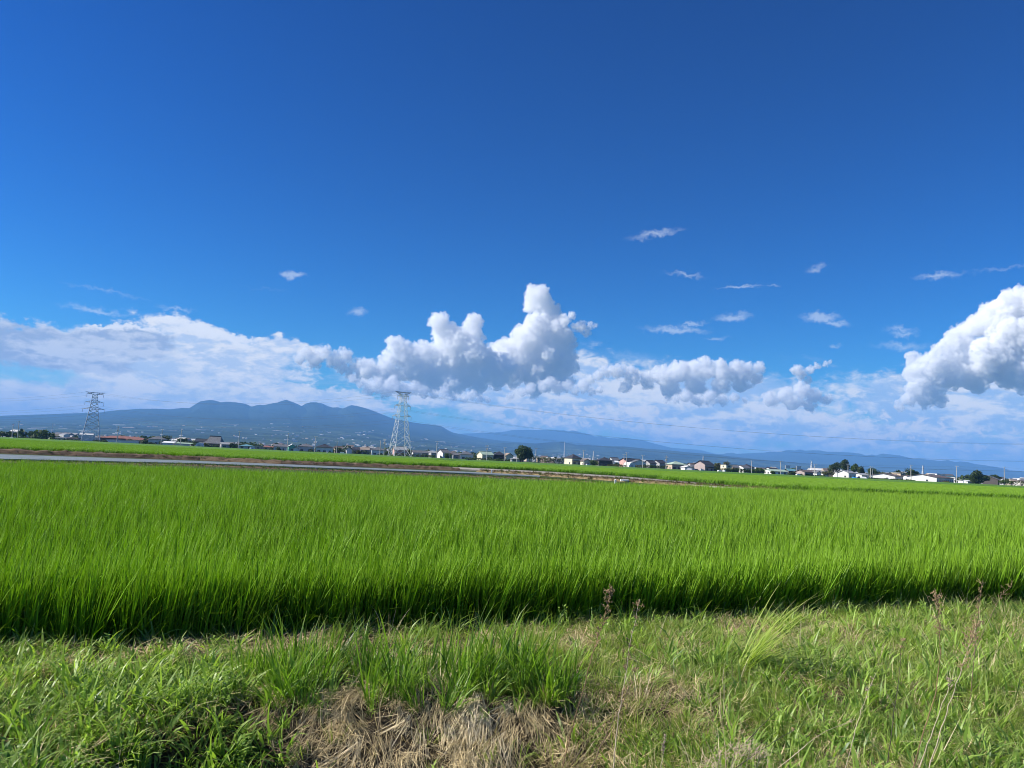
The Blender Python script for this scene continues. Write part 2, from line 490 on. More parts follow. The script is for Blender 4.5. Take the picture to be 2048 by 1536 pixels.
npf = W.noise(W.vm('MULTIPLY', P2, (.8, 1.1, 1)), 1.5, 7, .6, dist=.8)
ap = W.rng(W.m('ADD', W.m('MULTIPLY', puffs, .5), W.m('MULTIPLY', W.m('SUBTRACT', npf.outputs[0], .51), 4.5)), .1, .8)
ap = W.m('MULTIPLY', ap, W.rng(puffs, 0, .4))
col = W.mix(W.m('MULTIPLY', ap, .85), col, (8.2, 7.9, 7.5))

# 3. small wisps
Pf = warp(1.1, 1.6, 6)
wl = [(585, 551, 24, 10, 5, .9), (715, 623, 22, 9, 8, .6), (190, 620, 62, 7, -3, .6), (355, 617, 34, 5, 0, .55), (215, 583, 85, 4, -5, .35),
      (1310, 468, 62, 8, 8, .55), (1372, 551, 42, 6, -8, .5), (1480, 575, 46, 4, 3, .6), (1548, 571, 16, 3, 0, .4), (1632, 536, 22, 8, 18, .5), (1878, 550, 42, 8, 0, .6),
      (1350, 660, 66, 9, -2, .75), (1385, 648, 30, 6, 4, .7), (1465, 635, 38, 11, 6, .7), (1640, 634, 34, 9, 0, .85), (1672, 645, 26, 7, -6, .7), (1800, 660, 30, 7, -6, .5), (1808, 670, 24, 6, 0, .6),
      (1432, 677, 26, 5, 3, .45), (1670, 690, 14, 4, 0, .55), (1805, 692, 55, 9, -4, .5), (1735, 766, 80, 14, 2, .5), (1260, 716, 90, 18, -6, .35), (535, 578, 60, 4, 0, .2), (2010, 538, 60, 5, 4, .3), (1140, 720, 70, 14, -10, .35)]
acc = None
for (px, py, rx, ry, rot, s) in wl:
    b = W.m('MULTIPLY', W.m('MAXIMUM', blob(Pf, px, py, rx * 1.3, ry * 1.15, rot), 0.0), s)
    acc = b if acc is None else W.m('MAXIMUM', acc, b)
nw = W.noise(W.vm('MULTIPLY', P2, (1.0, 3.2, 1)), 2.0, 8, .68, dist=.9)
aw = W.rng(W.m('MULTIPLY', acc, W.m('ADD', .25, W.m('MULTIPLY', nw.outputs[0], 1.7))), .04, .75)
col = W.mix(W.m('MULTIPLY', aw, .46), col, (6.6, 7.3, 8.2))
W.link(col, bg.inputs[0])

# ------------------------------------------------------------------ cumulus clouds: solid billowing bodies far behind the mountains
def cloud_mat(pxm):
    m = bpy.data.materials.new('cloud_vapour'); m.use_nodes = True
    t = NT(m.node_tree); t.t.nodes.clear()
    o = t.n('ShaderNodeOutputMaterial')
    v = t.n('ShaderNodeVolumePrincipled')
    v.inputs['Color'].default_value = (.9995, .9995, .9995, 1)
    v.inputs['Anisotropy'].default_value = CLOUD_G
    g = t.n('ShaderNodeNewGeometry')
    nz = t.noise(g.outputs['Position'], 1 / (9 * pxm), 3, .62)
    t.link(t.m('MULTIPLY', t.rng(nz.outputs[0], .34, .60, .06, 1.0), CLOUD_D / pxm), v.inputs['Density'])
    v.inputs['Density Attribute'].default_value = 'density'
    t.link(v.outputs[0], o.inputs['Volume'])
    return m
CLOUD_G = 0.0
CLOUD_D = 0.17
CMS = {}
S.cycles.volume_bounces = 18
S.cycles.max_bounces = 18
S.cycles.volume_max_steps = 256

def puff_gn(pxm, mat_):
    g = bpy.data.node_groups.new('puffs', 'GeometryNodeTree')
    g.interface.new_socket('Geometry', in_out='INPUT', socket_type='NodeSocketGeometry')
    g.interface.new_socket('Geometry', in_out='OUTPUT', socket_type='NodeSocketGeometry')
    t = NT(g)
    gi = t.n('NodeGroupInput'); go = t.n('NodeGroupOutput')
    at_ = t.n('GeometryNodeInputNamedAttribute', data_type='FLOAT'); at_.inputs['Name'].default_value = 'puff_radius'
    mp = t.n('GeometryNodeMeshToPoints'); t.link(gi.outputs[0], mp.inputs[0])
    pv_ = t.n('GeometryNodePointsToVolume', resolution_mode='VOXEL_SIZE')
    t.link(mp.outputs[0], pv_.inputs['Points']); t.link(at_.outputs[0], pv_.inputs['Radius'])
    pv_.inputs['Voxel Size'].default_value = 1.0 * pxm; pv_.inputs['Density'].default_value = 1.0
    sm = t.n('GeometryNodeSetMaterial'); t.link(pv_.outputs[0], sm.inputs[0]); sm.inputs['Material'].default_value = mat_
    t.link(sm.outputs[0], go.inputs[0])
    return g

_ico = {}
def ico(sub):
    if sub not in _ico:
        b = bmesh.new(); bmesh.ops.create_icosphere(b, subdivisions=sub, radius=1)
        b.verts.ensure_lookup_table()
        _ico[sub] = (np.array([v.co[:] for v in b.verts]), np.array([[v.index for v in f.verts] for f in b.faces])); b.free()
    return _ico[sub]

def cloud(label, blobs, depth, voxel=1.6, kids=7, seed=1, kr=(.30, .62), group=None, squash=1.0, name='cloud'):
    r_ = np.random.default_rng(seed)
    pxm = depth / FPX
    C0 = np.array([np.array(at(px, py, depth)) for px, py, _ in blobs]); R0 = np.array([b[2] for b in blobs]) * pxm
    C0[:, 1] += r_.uniform(-.5, .5, len(C0)) * R0
    R0 = R0 * .84
    allC = [C0]; allR = [R0]
    C, Rr_ = C0, R0
    for lev, (n, lo, hi) in enumerate(((24, .22, .5), (15, .25, .52), (13, .25, .55))):
        d = r_.normal(size=(len(C), n, 3)); d[..., 1] = -np.abs(d[..., 1]) * (1 if lev else .9); d[..., 2] += .3
        d /= np.linalg.norm(d, axis=-1, keepdims=True)
        k = r_.uniform(lo, hi, (len(C), n))
        cc = C[:, None] + d * (Rr_[:, None] * r_.uniform(.85, 1.08, k.shape) )[..., None]
        rr_ = Rr_[:, None] * k
        C = cc.reshape(-1, 3); Rr_ = rr_.ravel()
        keep = Rr_ > pxm * .75
        C = C[keep]; Rr_ = Rr_[keep]
        allC.append(C); allR.append(Rr_)
    C = np.concatenate(allC); Rr_ = np.concatenate(allR)
    org = np.array(at(blobs[0][0], blobs[0][1], depth))
    me = bpy.data.meshes.new(name); me.from_pydata((C - org).tolist(), [], [])
    me.attributes.new('puff_radius', 'FLOAT', 'POINT').data.foreach_set('value', Rr_.astype(np.float32))
    o = link_mesh(name, me); o.location = org
    m = cloud_mat(pxm); me.materials.append(m)
    gm = o.modifiers.new('puffs', 'NODES'); gm.node_group = puff_gn(pxm, m)
    prop(o, label, 'cloud', group, 'stuff')
    return o
_gn = {}
CL = 52000
cloud('towering white cumulus cloud with a round head above the middle of the mountains',
      [(1077, 602, 27), (1064, 612, 18), (1090, 622, 27), (1012, 698, 20), (990, 712, 20), (1100, 650, 34), (1080, 668, 36), (1115, 675, 30), (1060, 695, 40), (1118, 705, 32), (1085, 725, 42), (1130, 735, 26), (1035, 712, 32), (1005, 706, 22), (1020, 738, 36), (985, 700, 14), (1075, 755, 34), (1120, 762, 22), (1140, 765, 12)], CL + 2500, seed=2)
cloud('wide heaped cumulus cloud with two blunt heads beside the tallest cloud tower',
      [(881, 650, 22), (874, 640, 12), (886, 670, 26), (905, 692, 34), (948, 650, 19), (953, 640, 11), (946, 668, 24), (932, 698, 34), (900, 718, 38), (955, 718, 32), (790, 692, 19), (783, 684, 11), (806, 712, 28), (775, 722, 20), (845, 712, 28), (832, 738, 34), (765, 745, 18), (875, 750, 32), (930, 750, 32), (980, 745, 26), (735, 742, 20), (708, 748, 16), (765, 756, 22), (686, 736, 13), (790, 750, 18), (985, 735, 26), (1000, 755, 24), (960, 770, 20), (905, 775, 20), (850, 770, 18), (1010, 735, 24), (970, 720, 20), (712, 742, 14)], CL, seed=3)
cloud('small ragged cumulus cloud at the thin end of the heaped cloud',
      [(598, 716, 13), (612, 704, 11), (628, 718, 17), (652, 706, 14), (668, 722, 17), (692, 714, 15), (684, 700, 8), (712, 730, 13), (730, 722, 8)], CL, seed=4, squash=.85)
cloud('row of cream lit low puffs in front of the heaped cumulus',
      [(738, 778, 14), (752, 770, 15), (770, 780, 17), (790, 774, 18), (808, 784, 16), (828, 776, 14), (848, 786, 13), (720, 768, 10), (705, 758, 10), (868, 790, 11), (888, 786, 12), (906, 794, 9)], CL - 9000, seed=21, squash=.7)
cloud('cream lit low puff under the tall cloud tower',
      [(930, 797, 9), (945, 792, 12), (960, 798, 10), (976, 800, 8)], CL - 9000, seed=22, squash=.7)
cloud('thin bright shreds of cloud below the right side of the tall tower',
      [(1045, 785, 10), (1062, 778, 12), (1085, 775, 13), (1100, 768, 13), (1116, 778, 13), (1134, 772, 12), (1150, 782, 11), (1168, 776, 11), (1184, 784, 10), (1200, 780, 9), (1020, 792, 9)], CL - 9000, seed=23, squash=.75)
cloud('broad bumpy cumulus cloud low over the far blue range',
      [(1180, 760, 11), (1165, 768, 12), (1196, 752, 12), (1210, 744, 12), (1232, 744, 16), (1262, 754, 18), (1295, 762, 18), (1325, 755, 22), (1355, 748, 23), (1385, 744, 22), (1410, 741, 22), (1440, 744, 22), (1470, 746, 22), (1497, 745, 18), (1518, 736, 13), (1512, 757, 15), (1250, 775, 14), (1340, 778, 20), (1390, 775, 22), (1440, 775, 20), (1480, 770, 18)], CL, seed=5, squash=.9)
cloud('shelf of cream lit puffs under the broad bumpy cumulus',
      [(1350, 798, 10), (1372, 794, 13), (1395, 800, 13), (1420, 795, 14), (1445, 800, 12), (1468, 796, 10), (1490, 800, 8), (1330, 802, 7)], CL - 8000, seed=24, squash=.65)
cloud('huge bright cumulus cloud cut by the right edge of the picture',
      [(2040, 625, 42), (2000, 625, 34), (1975, 640, 26), (1950, 655, 26), (1930, 670, 24), (1905, 685, 22), (1885, 695, 16), (1870, 698, 10), (2060, 680, 60), (2000, 690, 50), (1955, 712, 40), (1915, 722, 30), (1860, 732, 26), (1832, 722, 18), (1818, 712, 10), (1838, 752, 26), (1828, 776, 22), (1816, 798, 17), (1860, 782, 26), (1895, 755, 28), (1950, 752, 36), (2010, 735, 45), (2080, 740, 60), (2120, 640, 70), (2160, 700, 80), (1798, 812, 12), (1845, 800, 18), (1880, 800, 16), (1815, 745, 14), (1870, 760, 26)], CL - 4000, seed=6)
cloud('small tattered cloud drifting between the two bigger cumulus clouds',
      [(1592, 742, 13), (1604, 750, 12), (1618, 740, 10), (1635, 732, 8), (1652, 728, 7), (1615, 762, 9), (1660, 724, 5)], CL, seed=8, voxel=1.3, group=None)
cloud('pale fragment of cloud just off the shoulder of the tall tower',
      [(1130, 640, 13), (1142, 632, 9), (1150, 655, 9), (1163, 655, 13), (1172, 664, 11), (1182, 652, 9), (1191, 650, 6)], CL, seed=9, voxel=1.3)
cloud('thin low bank of cloud beyond the far range', [(1570, 790, 16), (1600, 783, 18), (1630, 793, 16), (1655, 800, 12), (1540, 800, 16), (1585, 806, 18), (1620, 812, 14)], CL + 6000, seed=14, squash=.7)
cloud('tiny white puff of cloud on the pointed summit', [(561, 801, 6), (567, 800, 4), (556, 804, 4)], 26000, seed=15, voxel=1.0)
# ------------------------------------------------------------------ blades of grass and rice
def leaf_mat(name, c1, c2, tip=None, trans=.42, rough=.5, spec=.35):
    """leaf blades: per-blade tone, yellowing tips, light shining through"""
    m = bpy.data.materials.new(name); m.use_nodes = True
    t = NT(m.node_tree); t.t.nodes.clear()
    o = t.n('ShaderNodeOutputMaterial')
    a = t.n('ShaderNodeAttribute', attribute_name='tone')
    al = t.n('ShaderNodeAttribute', attribute_name='along')
    oi = t.n('ShaderNodeObjectInfo')
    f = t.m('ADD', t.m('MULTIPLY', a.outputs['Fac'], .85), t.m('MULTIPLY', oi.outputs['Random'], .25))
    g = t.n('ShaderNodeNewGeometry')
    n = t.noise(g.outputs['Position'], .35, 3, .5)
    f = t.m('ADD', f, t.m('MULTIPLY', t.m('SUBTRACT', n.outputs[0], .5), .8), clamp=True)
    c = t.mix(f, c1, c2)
    if tip: c = t.mix(t.rng(al.outputs['Fac'], .62, 1.0, 0, .8), c, tip)
    p = t.n('ShaderNodeBsdfPrincipled'); t.link(c, p.inputs['Base Color'])
    p.inputs['Roughness'].default_value = rough; p.inputs['Specular IOR Level'].default_value = spec
    tr = t.n('ShaderNodeBsdfTranslucent')
    t.link(t.mix(1.0, c, (1.15, 1.25, .55), 'MULTIPLY'), tr.inputs['Color'])
    mx = t.n('ShaderNodeMixShader', ins={0: trans}); t.link(p.outputs[0], mx.inputs[1]); t.link(tr.outputs[0], mx.inputs[2])
    t.link(mx.outputs[0], o.inputs[0])
    return m

def blades(base, length, width, az, lean, curve, tone, seg=4, r_=None, wdir=None):
    """numpy strips: base (n,3), lengths, widths, azimuth of lean, lean at the root (rad from vertical), extra bend to the tip"""
    n = len(base)
    s = np.linspace(0, 1, seg + 1)
    th = lean[:, None] + curve[:, None] * s[None, :] ** 1.5
    dl = (length / seg)[:, None]
    hx = np.concatenate([np.zeros((n, 1)), np.cumsum(np.sin(th[:, 1:]) * dl, 1)], 1)
    hz = np.concatenate([np.zeros((n, 1)), np.cumsum(np.cos(th[:, 1:]) * dl, 1)], 1)
    cx = base[:, 0, None] + np.cos(az)[:, None] * hx
    cyy = base[:, 1, None] + np.sin(az)[:, None] * hx
    cz = base[:, 2, None] + hz
    wa = az + np.pi / 2 if wdir is None else wdir
    prof = np.where(s < .12, .55 + 3.7 * s, 1) * (1 - np.clip((s - .35) / .65, 0, 1) ** 1.6)
    wv = width[:, None] * .5 * prof[None, :]
    ox = np.cos(wa)[:, None] * wv; oy = np.sin(wa)[:, None] * wv
    L = np.stack([cx - ox, cyy - oy, cz], -1); Rr2 = np.stack([cx + ox, cyy + oy, cz], -1)
    # last station collapses to the tip
    V = np.concatenate([np.stack([L[:, :-1], Rr2[:, :-1]], 2).reshape(n, -1, 3), np.stack([cx[:, -1], cyy[:, -1], cz[:, -1]], -1)[:, None]], 1)
    k = 2 * seg + 1
    q = []
    for i in range(seg - 1): q.append((2 * i, 2 * i + 1, 2 * i + 3, 2 * i + 2))
    off = np.arange(n)[:, None, None] * k
    Fq = (np.array(q)[None] + off).reshape(-1, 4)
    Ft = (np.array([[2 * seg - 2, 2 * seg - 1, 2 * seg]])[None] + off).reshape(-1, 3)
    ton = np.repeat(tone, k)
    alo = np.tile(np.concatenate([np.repeat(s[:-1], 2), [1.0]]), n)
    return V.reshape(-1, 3), Fq, Ft, ton, alo

def join_blades(parts, name):
    vs = []; qs = []; ts = []; to = []; al = []; o = 0
    for (V, Q, T, a, b) in parts:
        vs.append(V); qs.append(Q + o); ts.append(T + o); to.append(a); al.append(b); o += len(V)
    V = np.concatenate(vs); Q = np.concatenate(qs); T = np.concatenate(ts)
    me = bpy.data.meshes.new(name)
    me.vertices.add(len(V)); me.vertices.foreach_set('co', V.astype(np.float32).ravel())
    me.loops.add(Q.size + T.size); me.loops.foreach_set('vertex_index', np.concatenate([Q.ravel(), T.ravel()]).astype(np.int32))
    me.polygons.add(len(Q) + len(T))
    me.polygons.foreach_set('loop_start', np.concatenate([np.arange(0, Q.size, 4), Q.size + np.arange(0, T.size, 3)]).astype(np.int32))
    me.polygons.foreach_set('loop_total', np.concatenate([np.full(len(Q), 4), np.full(len(T), 3)]).astype(np.int32))
    me.polygons.foreach_set('use_smooth', np.ones(len(Q) + len(T), bool))
    me.update(calc_edges=True)
    me.attributes.new('tone', 'FLOAT', 'POINT').data.foreach_set('value', np.concatenate(to).astype(np.float32))
    me.attributes.new('along', 'FLOAT', 'POINT').data.foreach_set('value', np.concatenate(al).astype(np.float32))
    return me

WIND = 0.15      # the rice leans a little to the right
def tuft(r_, n, L, Wd, spread, lean, curve, radius, wind=0.25, tone=(0, 1), seg=4):
    """one clump of n blades"""
    az = r_.uniform(0, 2 * np.pi, n)
    rad = radius * np.sqrt(r_.uniform(0, 1, n))
    base = np.stack([np.cos(az) * rad, np.sin(az) * rad, np.zeros(n)], -1)
    ln = r_.uniform(*L, n); wd = r_.uniform(*Wd, n)
    le = np.abs(r_.normal(lean, spread, n)); cu = r_.uniform(*curve, n)
    # wind turns the lean directions towards +X
    ax = np.cos(az) * le + wind * r_.uniform(.3, 1, n); ay = np.sin(az) * le
    return blades(base, ln, wd, np.arctan2(ay, ax), np.hypot(ax, ay), cu, r_.uniform(*tone, n), seg, wdir=r_.uniform(0, np.pi, n) * .5 + np.arctan2(ay, ax) + np.pi / 4)

def scatter(name, pts, rot, scl, protos, m, pick=None, kind='stuff', parent=None):
    """one object that carries many clumps (geometry nodes)"""
    me = bpy.data.meshes.new(name); me.vertices.add(len(pts))
    me.vertices.foreach_set('co', np.asarray(pts, np.float32).ravel()); me.update()
    me.attributes.new('rot', 'FLOAT_VECTOR', 'POINT').data.foreach_set('vector', np.asarray(rot, np.float32).ravel())
    me.attributes.new('scl', 'FLOAT_VECTOR', 'POINT').data.foreach_set('vector', np.asarray(scl, np.float32).ravel())
    if pick is None: pick = rng.integers(0, len(protos), len(pts))
    me.attributes.new('pick', 'INT', 'POINT').data.foreach_set('value', np.asarray(pick, np.int32))
    o = link_mesh(name, me, m, parent)
    g = bpy.data.node_groups.new(name + '_scatter', 'GeometryNodeTree')
    g.interface.new_socket('Geometry', in_out='INPUT', socket_type='NodeSocketGeometry')
    g.interface.new_socket('Geometry', in_out='OUTPUT', socket_type='NodeSocketGeometry')
    t = NT(g); gi = t.n('NodeGroupInput'); go = t.n('NodeGroupOutput')
    mp = t.n('GeometryNodeMeshToPoints'); t.link(gi.outputs[0], mp.inputs[0])
    jn = t.n('GeometryNodeJoinGeometry')
    for pme in reversed(protos):
        po = bpy.data.objects.new(pme.name, pme)
        if not pme.materials: pme.materials.append(m)
        oi = t.n('GeometryNodeObjectInfo'); oi.inputs['Object'].default_value = po; oi.inputs['As Instance'].default_value = True
        t.link(oi.outputs['Geometry'], jn.inputs[0])
    ip = t.n('GeometryNodeInstanceOnPoints'); t.link(mp.outputs[0], ip.inputs['Points']); t.link(jn.outputs[0], ip.inputs['Instance'])
    ip.inputs['Pick Instance'].default_value = True
    def na(n_, dt): 
        q = t.n('GeometryNodeInputNamedAttribute', data_type=dt); q.inputs['Name'].default_value = n_; return q.outputs[0]
    t.link(na('pick', 'INT'), ip.inputs['Instance Index'])
    er = t.n('FunctionNodeEulerToRotation'); t.link(na('rot', 'FLOAT_VECTOR'), er.inputs[0]); t.link(er.outputs[0], ip.inputs['Rotation'])
    t.link(na('scl', 'FLOAT_VECTOR'), ip.inputs['Scale'])
    t.link(ip.outputs[0], go.inputs[0])
    gm = o.modifiers.new('scatter', 'NODES'); gm.node_group = g
    if kind: o['kind'] = kind
    return o

# ------------------------------------------------------------------ the paddies
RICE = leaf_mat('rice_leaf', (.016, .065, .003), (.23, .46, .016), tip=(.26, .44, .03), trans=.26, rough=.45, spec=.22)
RICE_FAR = leaf_mat('rice_leaf_paler', (.055, .15, .012), (.175, .34, .026), tip=(.21, .32, .045), trans=.3, rough=.5, spec=.25)
rr_ = np.random.default_rng(21)
rice_protos = []
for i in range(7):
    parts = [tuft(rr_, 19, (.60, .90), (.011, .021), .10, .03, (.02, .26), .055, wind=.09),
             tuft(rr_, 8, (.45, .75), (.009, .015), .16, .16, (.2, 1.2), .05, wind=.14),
             tuft(rr_, 22, (.3, .58), (.008, .013), .06, .04, (.0, .2), .06, wind=.03, tone=(0, .2))]  # short low blades toned dark: shade inside the stand put into their colour
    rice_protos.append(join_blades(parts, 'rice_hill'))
# near-edge line A-B and far-edge line C-D of the first paddy
EA = Vector((-4.3, 6.5)); EB = Vector((7.6, 11.4))
ED = (EB - EA).normalized(); EN = Vector((-ED.y, ED.x))       # EN points into the field (away from camera)
_fa = on_ground(0, 922, .70); _fb = on_ground(1500, 976, .70)
FA = Vector((_fa.x, _fa.y)); FB = Vector((_fb.x, _fb.y))
FD = (FB - FA).normalized(); FN = Vector((-FD.y, FD.x))
def edge_dist(x, y): return (x - EA.x) * EN.x + (y - EA.y) * EN.y
def far_dist(x, y): return (x - FA.x) * FN.x + (y - FA.y) * FN.y

def field_points(sx, sy, inside, bx, by, jitter=.25, ang=0.0):
    gx = np.arange(-bx, bx, sx); gy = np.arange(0, by, sy)
    X, Y = np.meshgrid(gx, gy)
    X = X + rng.normal(0, sx * jitter, X.shape); Y = Y + rng.normal(0, sy * jitter, Y.shape)
    X = X.ravel(); Y = Y.ravel()
    # rows run along the near edge
    wx = EA.x + X * ED.x + Y * EN.x; wy = EA.y + X * ED.y + Y * EN.y
    k = inside(wx, wy)
    return wx[k], wy[k]

def place_rice(name, wx, wy, z, protos, m, smin=.86, smax=1.1):
    n = len(wx)
    P = np.stack([wx, wy, np.full(n, z)], -1)
    rot = np.stack([rng.normal(0, .07, n), rng.normal(0, .07, n), rng.uniform(-.9, .9, n)], -1)
    s = rng.uniform(smin, smax, n) * (1 + .10 * (fbm2(wx * .5, wy * .5, 3, 5) - .5) * 2 * .8)
    scl = np.stack([s * rng.uniform(.9, 1.15, n), s * rng.uniform(.9, 1.15, n), s], -1)
    return scatter(name, P, rot, scl, protos, m)

wx, wy = field_points(.215, .215, lambda x, y: (far_dist(x, y) < 0) & (np.abs(x) < .72 * y + 4.5) & (y < 60), 60, 60)
ex2, ey2 = field_points(.11, .11, lambda x, y: (edge_dist(x, y) < .75) & (np.abs(x) < .72 * y + 4.5), 30, .8)
wx = np.concatenate([wx, ex2]); wy = np.concatenate([wy, ey2])
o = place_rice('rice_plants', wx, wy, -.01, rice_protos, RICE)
prop(o, 'near paddy of tall bright green rice leaning slightly to the right', 'rice')
# wet mud under the rice
pm = mat('paddy_mud', (.03, .024, .014), rough=.55, var=.4, vscale=3)
def poly_sheet(name, pts, z, m, thick=0.0, kind='structure'):
    b = MB(); n = len(pts)
    vs = [(x, y, z) for x, y in pts]
    b.add(vs, [tuple(range(n))])
    o = b.build(name, m)
    if o.data.polygons[0].normal.z < 0: o.data.flip_normals()
    o['kind'] = kind
    return o
def ept(a, b):      # along the near edge, into the field
    return (EA.x + ED.x * a + EN.x * b, EA.y + ED.y * a + EN.y * b)

# canopy body below the blade tips in the farther part of the paddy keeps the field closed at grazing angles (dense foliage)
# ---- farm roads
road_m = mat('pale_concrete_road', (.21, .25, .25), rough=.6, var=.15, vscale=.5, col2=(.14, .165, .16), spec=.4)
track_m = mat('gravel_track', (.33, .30, .25), rough=.9, var=.15, vscale=.8)
def strip(name, p, q, w, z, m, thick=.12, kind='structure', nseg=1):
    p = Vector(p); q = Vector(q); d = (q - p).normalized(); n = Vector((-d.y, d.x)) * w / 2
    b = MB()
    a0, a1, a2, a3 = p - n, q - n, q + n, p + n
    b.add([(v.x, v.y, z - thick) for v in (a0, a1, a2, a3)] + [(v.x, v.y, z) for v in (a0, a1, a2, a3)],
          [(4, 5, 6, 7), (0, 1, 5, 4), (1, 2, 6, 5), (2, 3, 7, 6), (3, 0, 4, 7)])
    o = b.build(name, m); o['kind'] = kind
    return o
def gp(px, py, z=0.0):
    v = on_ground(px, py, z); return Vector((v.x, v.y))
def ribbon(name, top, bot, z, m, thick=.2):
    """flat raised surface between two edge lines (pairs of photograph pixels brought down to height z)"""
    b = MB(); n = len(top)
    for (a_, c_) in zip(top, bot):
        p = gp(*a_, z); q = gp(*c_, z)
        b.v += [(p.x, p.y, z - thick), (p.x, p.y, z), (q.x, q.y, z), (q.x, q.y, z - thick)]
    for i in range(n - 1):
        o_ = i * 4
        for k in range(3): b.f.append((o_ + k, o_ + k + 1, o_ + 5 + k, o_ + 4 + k))
    o = b.build(name, m); o['kind'] = 'structure'
    bm = bmesh.new(); bm.from_mesh(o.data); bmesh.ops.recalc_face_normals(bm, faces=bm.faces)
    if [f for f in bm.faces if abs(f.normal.z) > .9][0].normal.z < 0: bmesh.ops.reverse_faces(bm, faces=bm.faces)
    bm.to_mesh(o.data); bm.free()
    return o
LXS = (-500, 0, 400, 560, 800, 950, 1080)
ribbon('road', list(zip(LXS, (884, 908.5, 922, 928, 938.5, 944, 951))), list(zip(LXS, (895, 917.2, 926.4, 932.2, 941.2, 946.8, 953.2))), .12, road_m)
TXS = (905, 1080, 1240, 1400, 1540, 1700, 1900)
ribbon('track', list(zip(TXS, (934, 942.5, 952.5, 966, 977.8, 985, 993))), list(zip(TXS, (937, 946, 959.5, 970.5, 981, 990, 999))), .16, track_m)

# ---- banks: raised earth with grass
def bank(name, mids, w_, h, m, seed, kind='structure', top=.35):
    """earth bank along a polyline: rough cross section with several stations"""
    pts = []
    for i in range(len(mids) - 1):
        L_ = (mids[i + 1] - mids[i]).length; k = max(2, int(L_ / .6))
        for j in range(k): pts.append(mids[i].lerp(mids[i + 1], j / k))
    pts.append(mids[-1])
    prof = [(-.5, -.06), (-.42, .25), (-.3, .75), (-.12, 1), (.12, 1), (.3, .8), (.42, .25), (.5, -.06)]
    vs = []
    for i, p in enumerate(pts):
        d = (pts[min(i + 1, len(pts) - 1)] - pts[max(i - 1, 0)]).normalized(); n = Vector((-d.y, d.x))
        for (u, v) in prof:
            q = p + n * (u * w_)
            hh = v * h * (1 + .5 * (mnoise.noise(Vector((q.x * .9, q.y * .9, seed))))) + .04 * mnoise.noise(Vector((q.x * 3, q.y * 3, seed)))
            vs.append((q.x, q.y, hh if v > 0 else -.06))
    k = len(prof)
    fs = [(i * k + j, (i + 1) * k + j, (i + 1) * k + j + 1, i * k + j + 1) for i in range(len(pts) - 1) for j in range(k - 1)]
    b = MB(); b.add(vs, fs); o = b.build(name, m); o['kind'] = kind
    bm = bmesh.new(); bm.from_mesh(o.data); bmesh.ops.recalc_face_normals(bm, faces=bm.faces)
    if sum(f.normal.z for f in bm.faces) < 0: bmesh.ops.reverse_faces(bm, faces=bm.faces)
    bm.to_mesh(o.data); bm.free()
    return o, pts
soil = mat('bank_soil', (.085, .055, .032), rough=.95, col2=(.16, .11, .065), vscale=1.4, bump=.5)
drysoil = mat('dry_bank', (.30, .22, .11), rough=.95, col2=(.20, .16, .07), vscale=1.2, bump=.4)
# front bank of the lane (dark grass), brown bank behind it, tan bank beside the track
BF = [gp(-500, 903), gp(0, 925), gp(400, 931.5), gp(560, 937.5), gp(800, 947), gp(950, 953), gp(1080, 958.5), gp(1200, 966)]
BB = [gp(-500, 881.5), gp(0, 905.8), gp(400, 920), gp(560, 927.5), gp(720, 933), gp(915, 941)]
BT = [gp(960, 944), gp(1080, 950.5), gp(1240, 962), gp(1400, 973), gp(1560, 983)]
_, bfp = bank('lane_bank_front', BF, 2.0, .10, soil, 3)
_, bbp = bank('lane_bank_back', BB, 3.0, .42, soil, 4)
_, btp = bank('track_verge', BT, 3.6, .22, drysoil, 5)

GRASS_D = leaf_mat('verge_grass', (.045, .09, .012), (.12, .16, .03), tip=(.2, .2, .06), trans=.35)
STRAW = leaf_mat('dry_straw', (.34, .26, .14), (.52, .42, .26), trans=.2, rough=.7, spec=.15)
tuft_protos = [join_blades([tuft(rr_, 30, (.14, .34), (.012, .022), .3, .3, (.2, 1.2), .12, wind=.1, seg=3)], 'verge_tuft') for _ in range(4)]
straw_protos = [join_blades([tuft(rr_, 34, (.12, .38), (.010, .018), .45, .5, (.1, 1.2), .18, wind=.1, seg=3)], 'straw_tuft') for _ in range(4)]
def along(pts, step, w_, zf, off=0.0):
    out = []
    for i in range(len(pts) - 1):
        d = (pts[i + 1] - pts[i]); L_ = d.length; d = d.normalized(); n = Vector((-d.y, d.x))
        for j in range(max(1, int(L_ / step * 1.0 + random.random()))):
            p = pts[i].lerp(pts[i + 1], random.random()); u = random.gauss(off, .28)
            out.append((p.x + n.x * u * w_, p.y + n.y * u * w_, zf * max(0, 1 - abs(u) * 1.6)))
    return np.array(out)
def veg_strip(name, label, cat, pts, protos, m, s=(1, 1.8)):
    n = len(pts)
    rot = np.stack([np.zeros(n), np.zeros(n), rng.uniform(0, 6.28, n)], -1)
    k = rng.uniform(*s, n)
    o = scatter(name, pts, rot, np.stack([k, k, k], -1), protos, m); prop(o, label, cat)
    return o
veg_strip('lane_bank_grass', 'rough dark grass on the bank between the first paddy and the lane', 'grass', along(bfp, .06, 1.8, .08), tuft_protos, GRASS_D, (.5, .95))
veg_strip('brown_bank_grass', 'sparse grass on the brown earth bank behind the lane', 'grass', along(bbp, .30, 3.2, .38, .25), tuft_protos, GRASS_D, (.8, 1.4))
veg_strip('dead_bank_grass', 'thin dead grass hanging over the brown earth bank', 'dry grass', along(bbp, .35, 3.2, .38), straw_protos, mat('dead_brown', (.13, .09, .05), .9, .3), (.6, 1.1))
veg_strip('track_verge_straw', 'tan dry grass along the near side of the gravel track', 'dry grass', along(btp, .055, 3.2, .2), straw_protos, STRAW, (.8, 1.3))
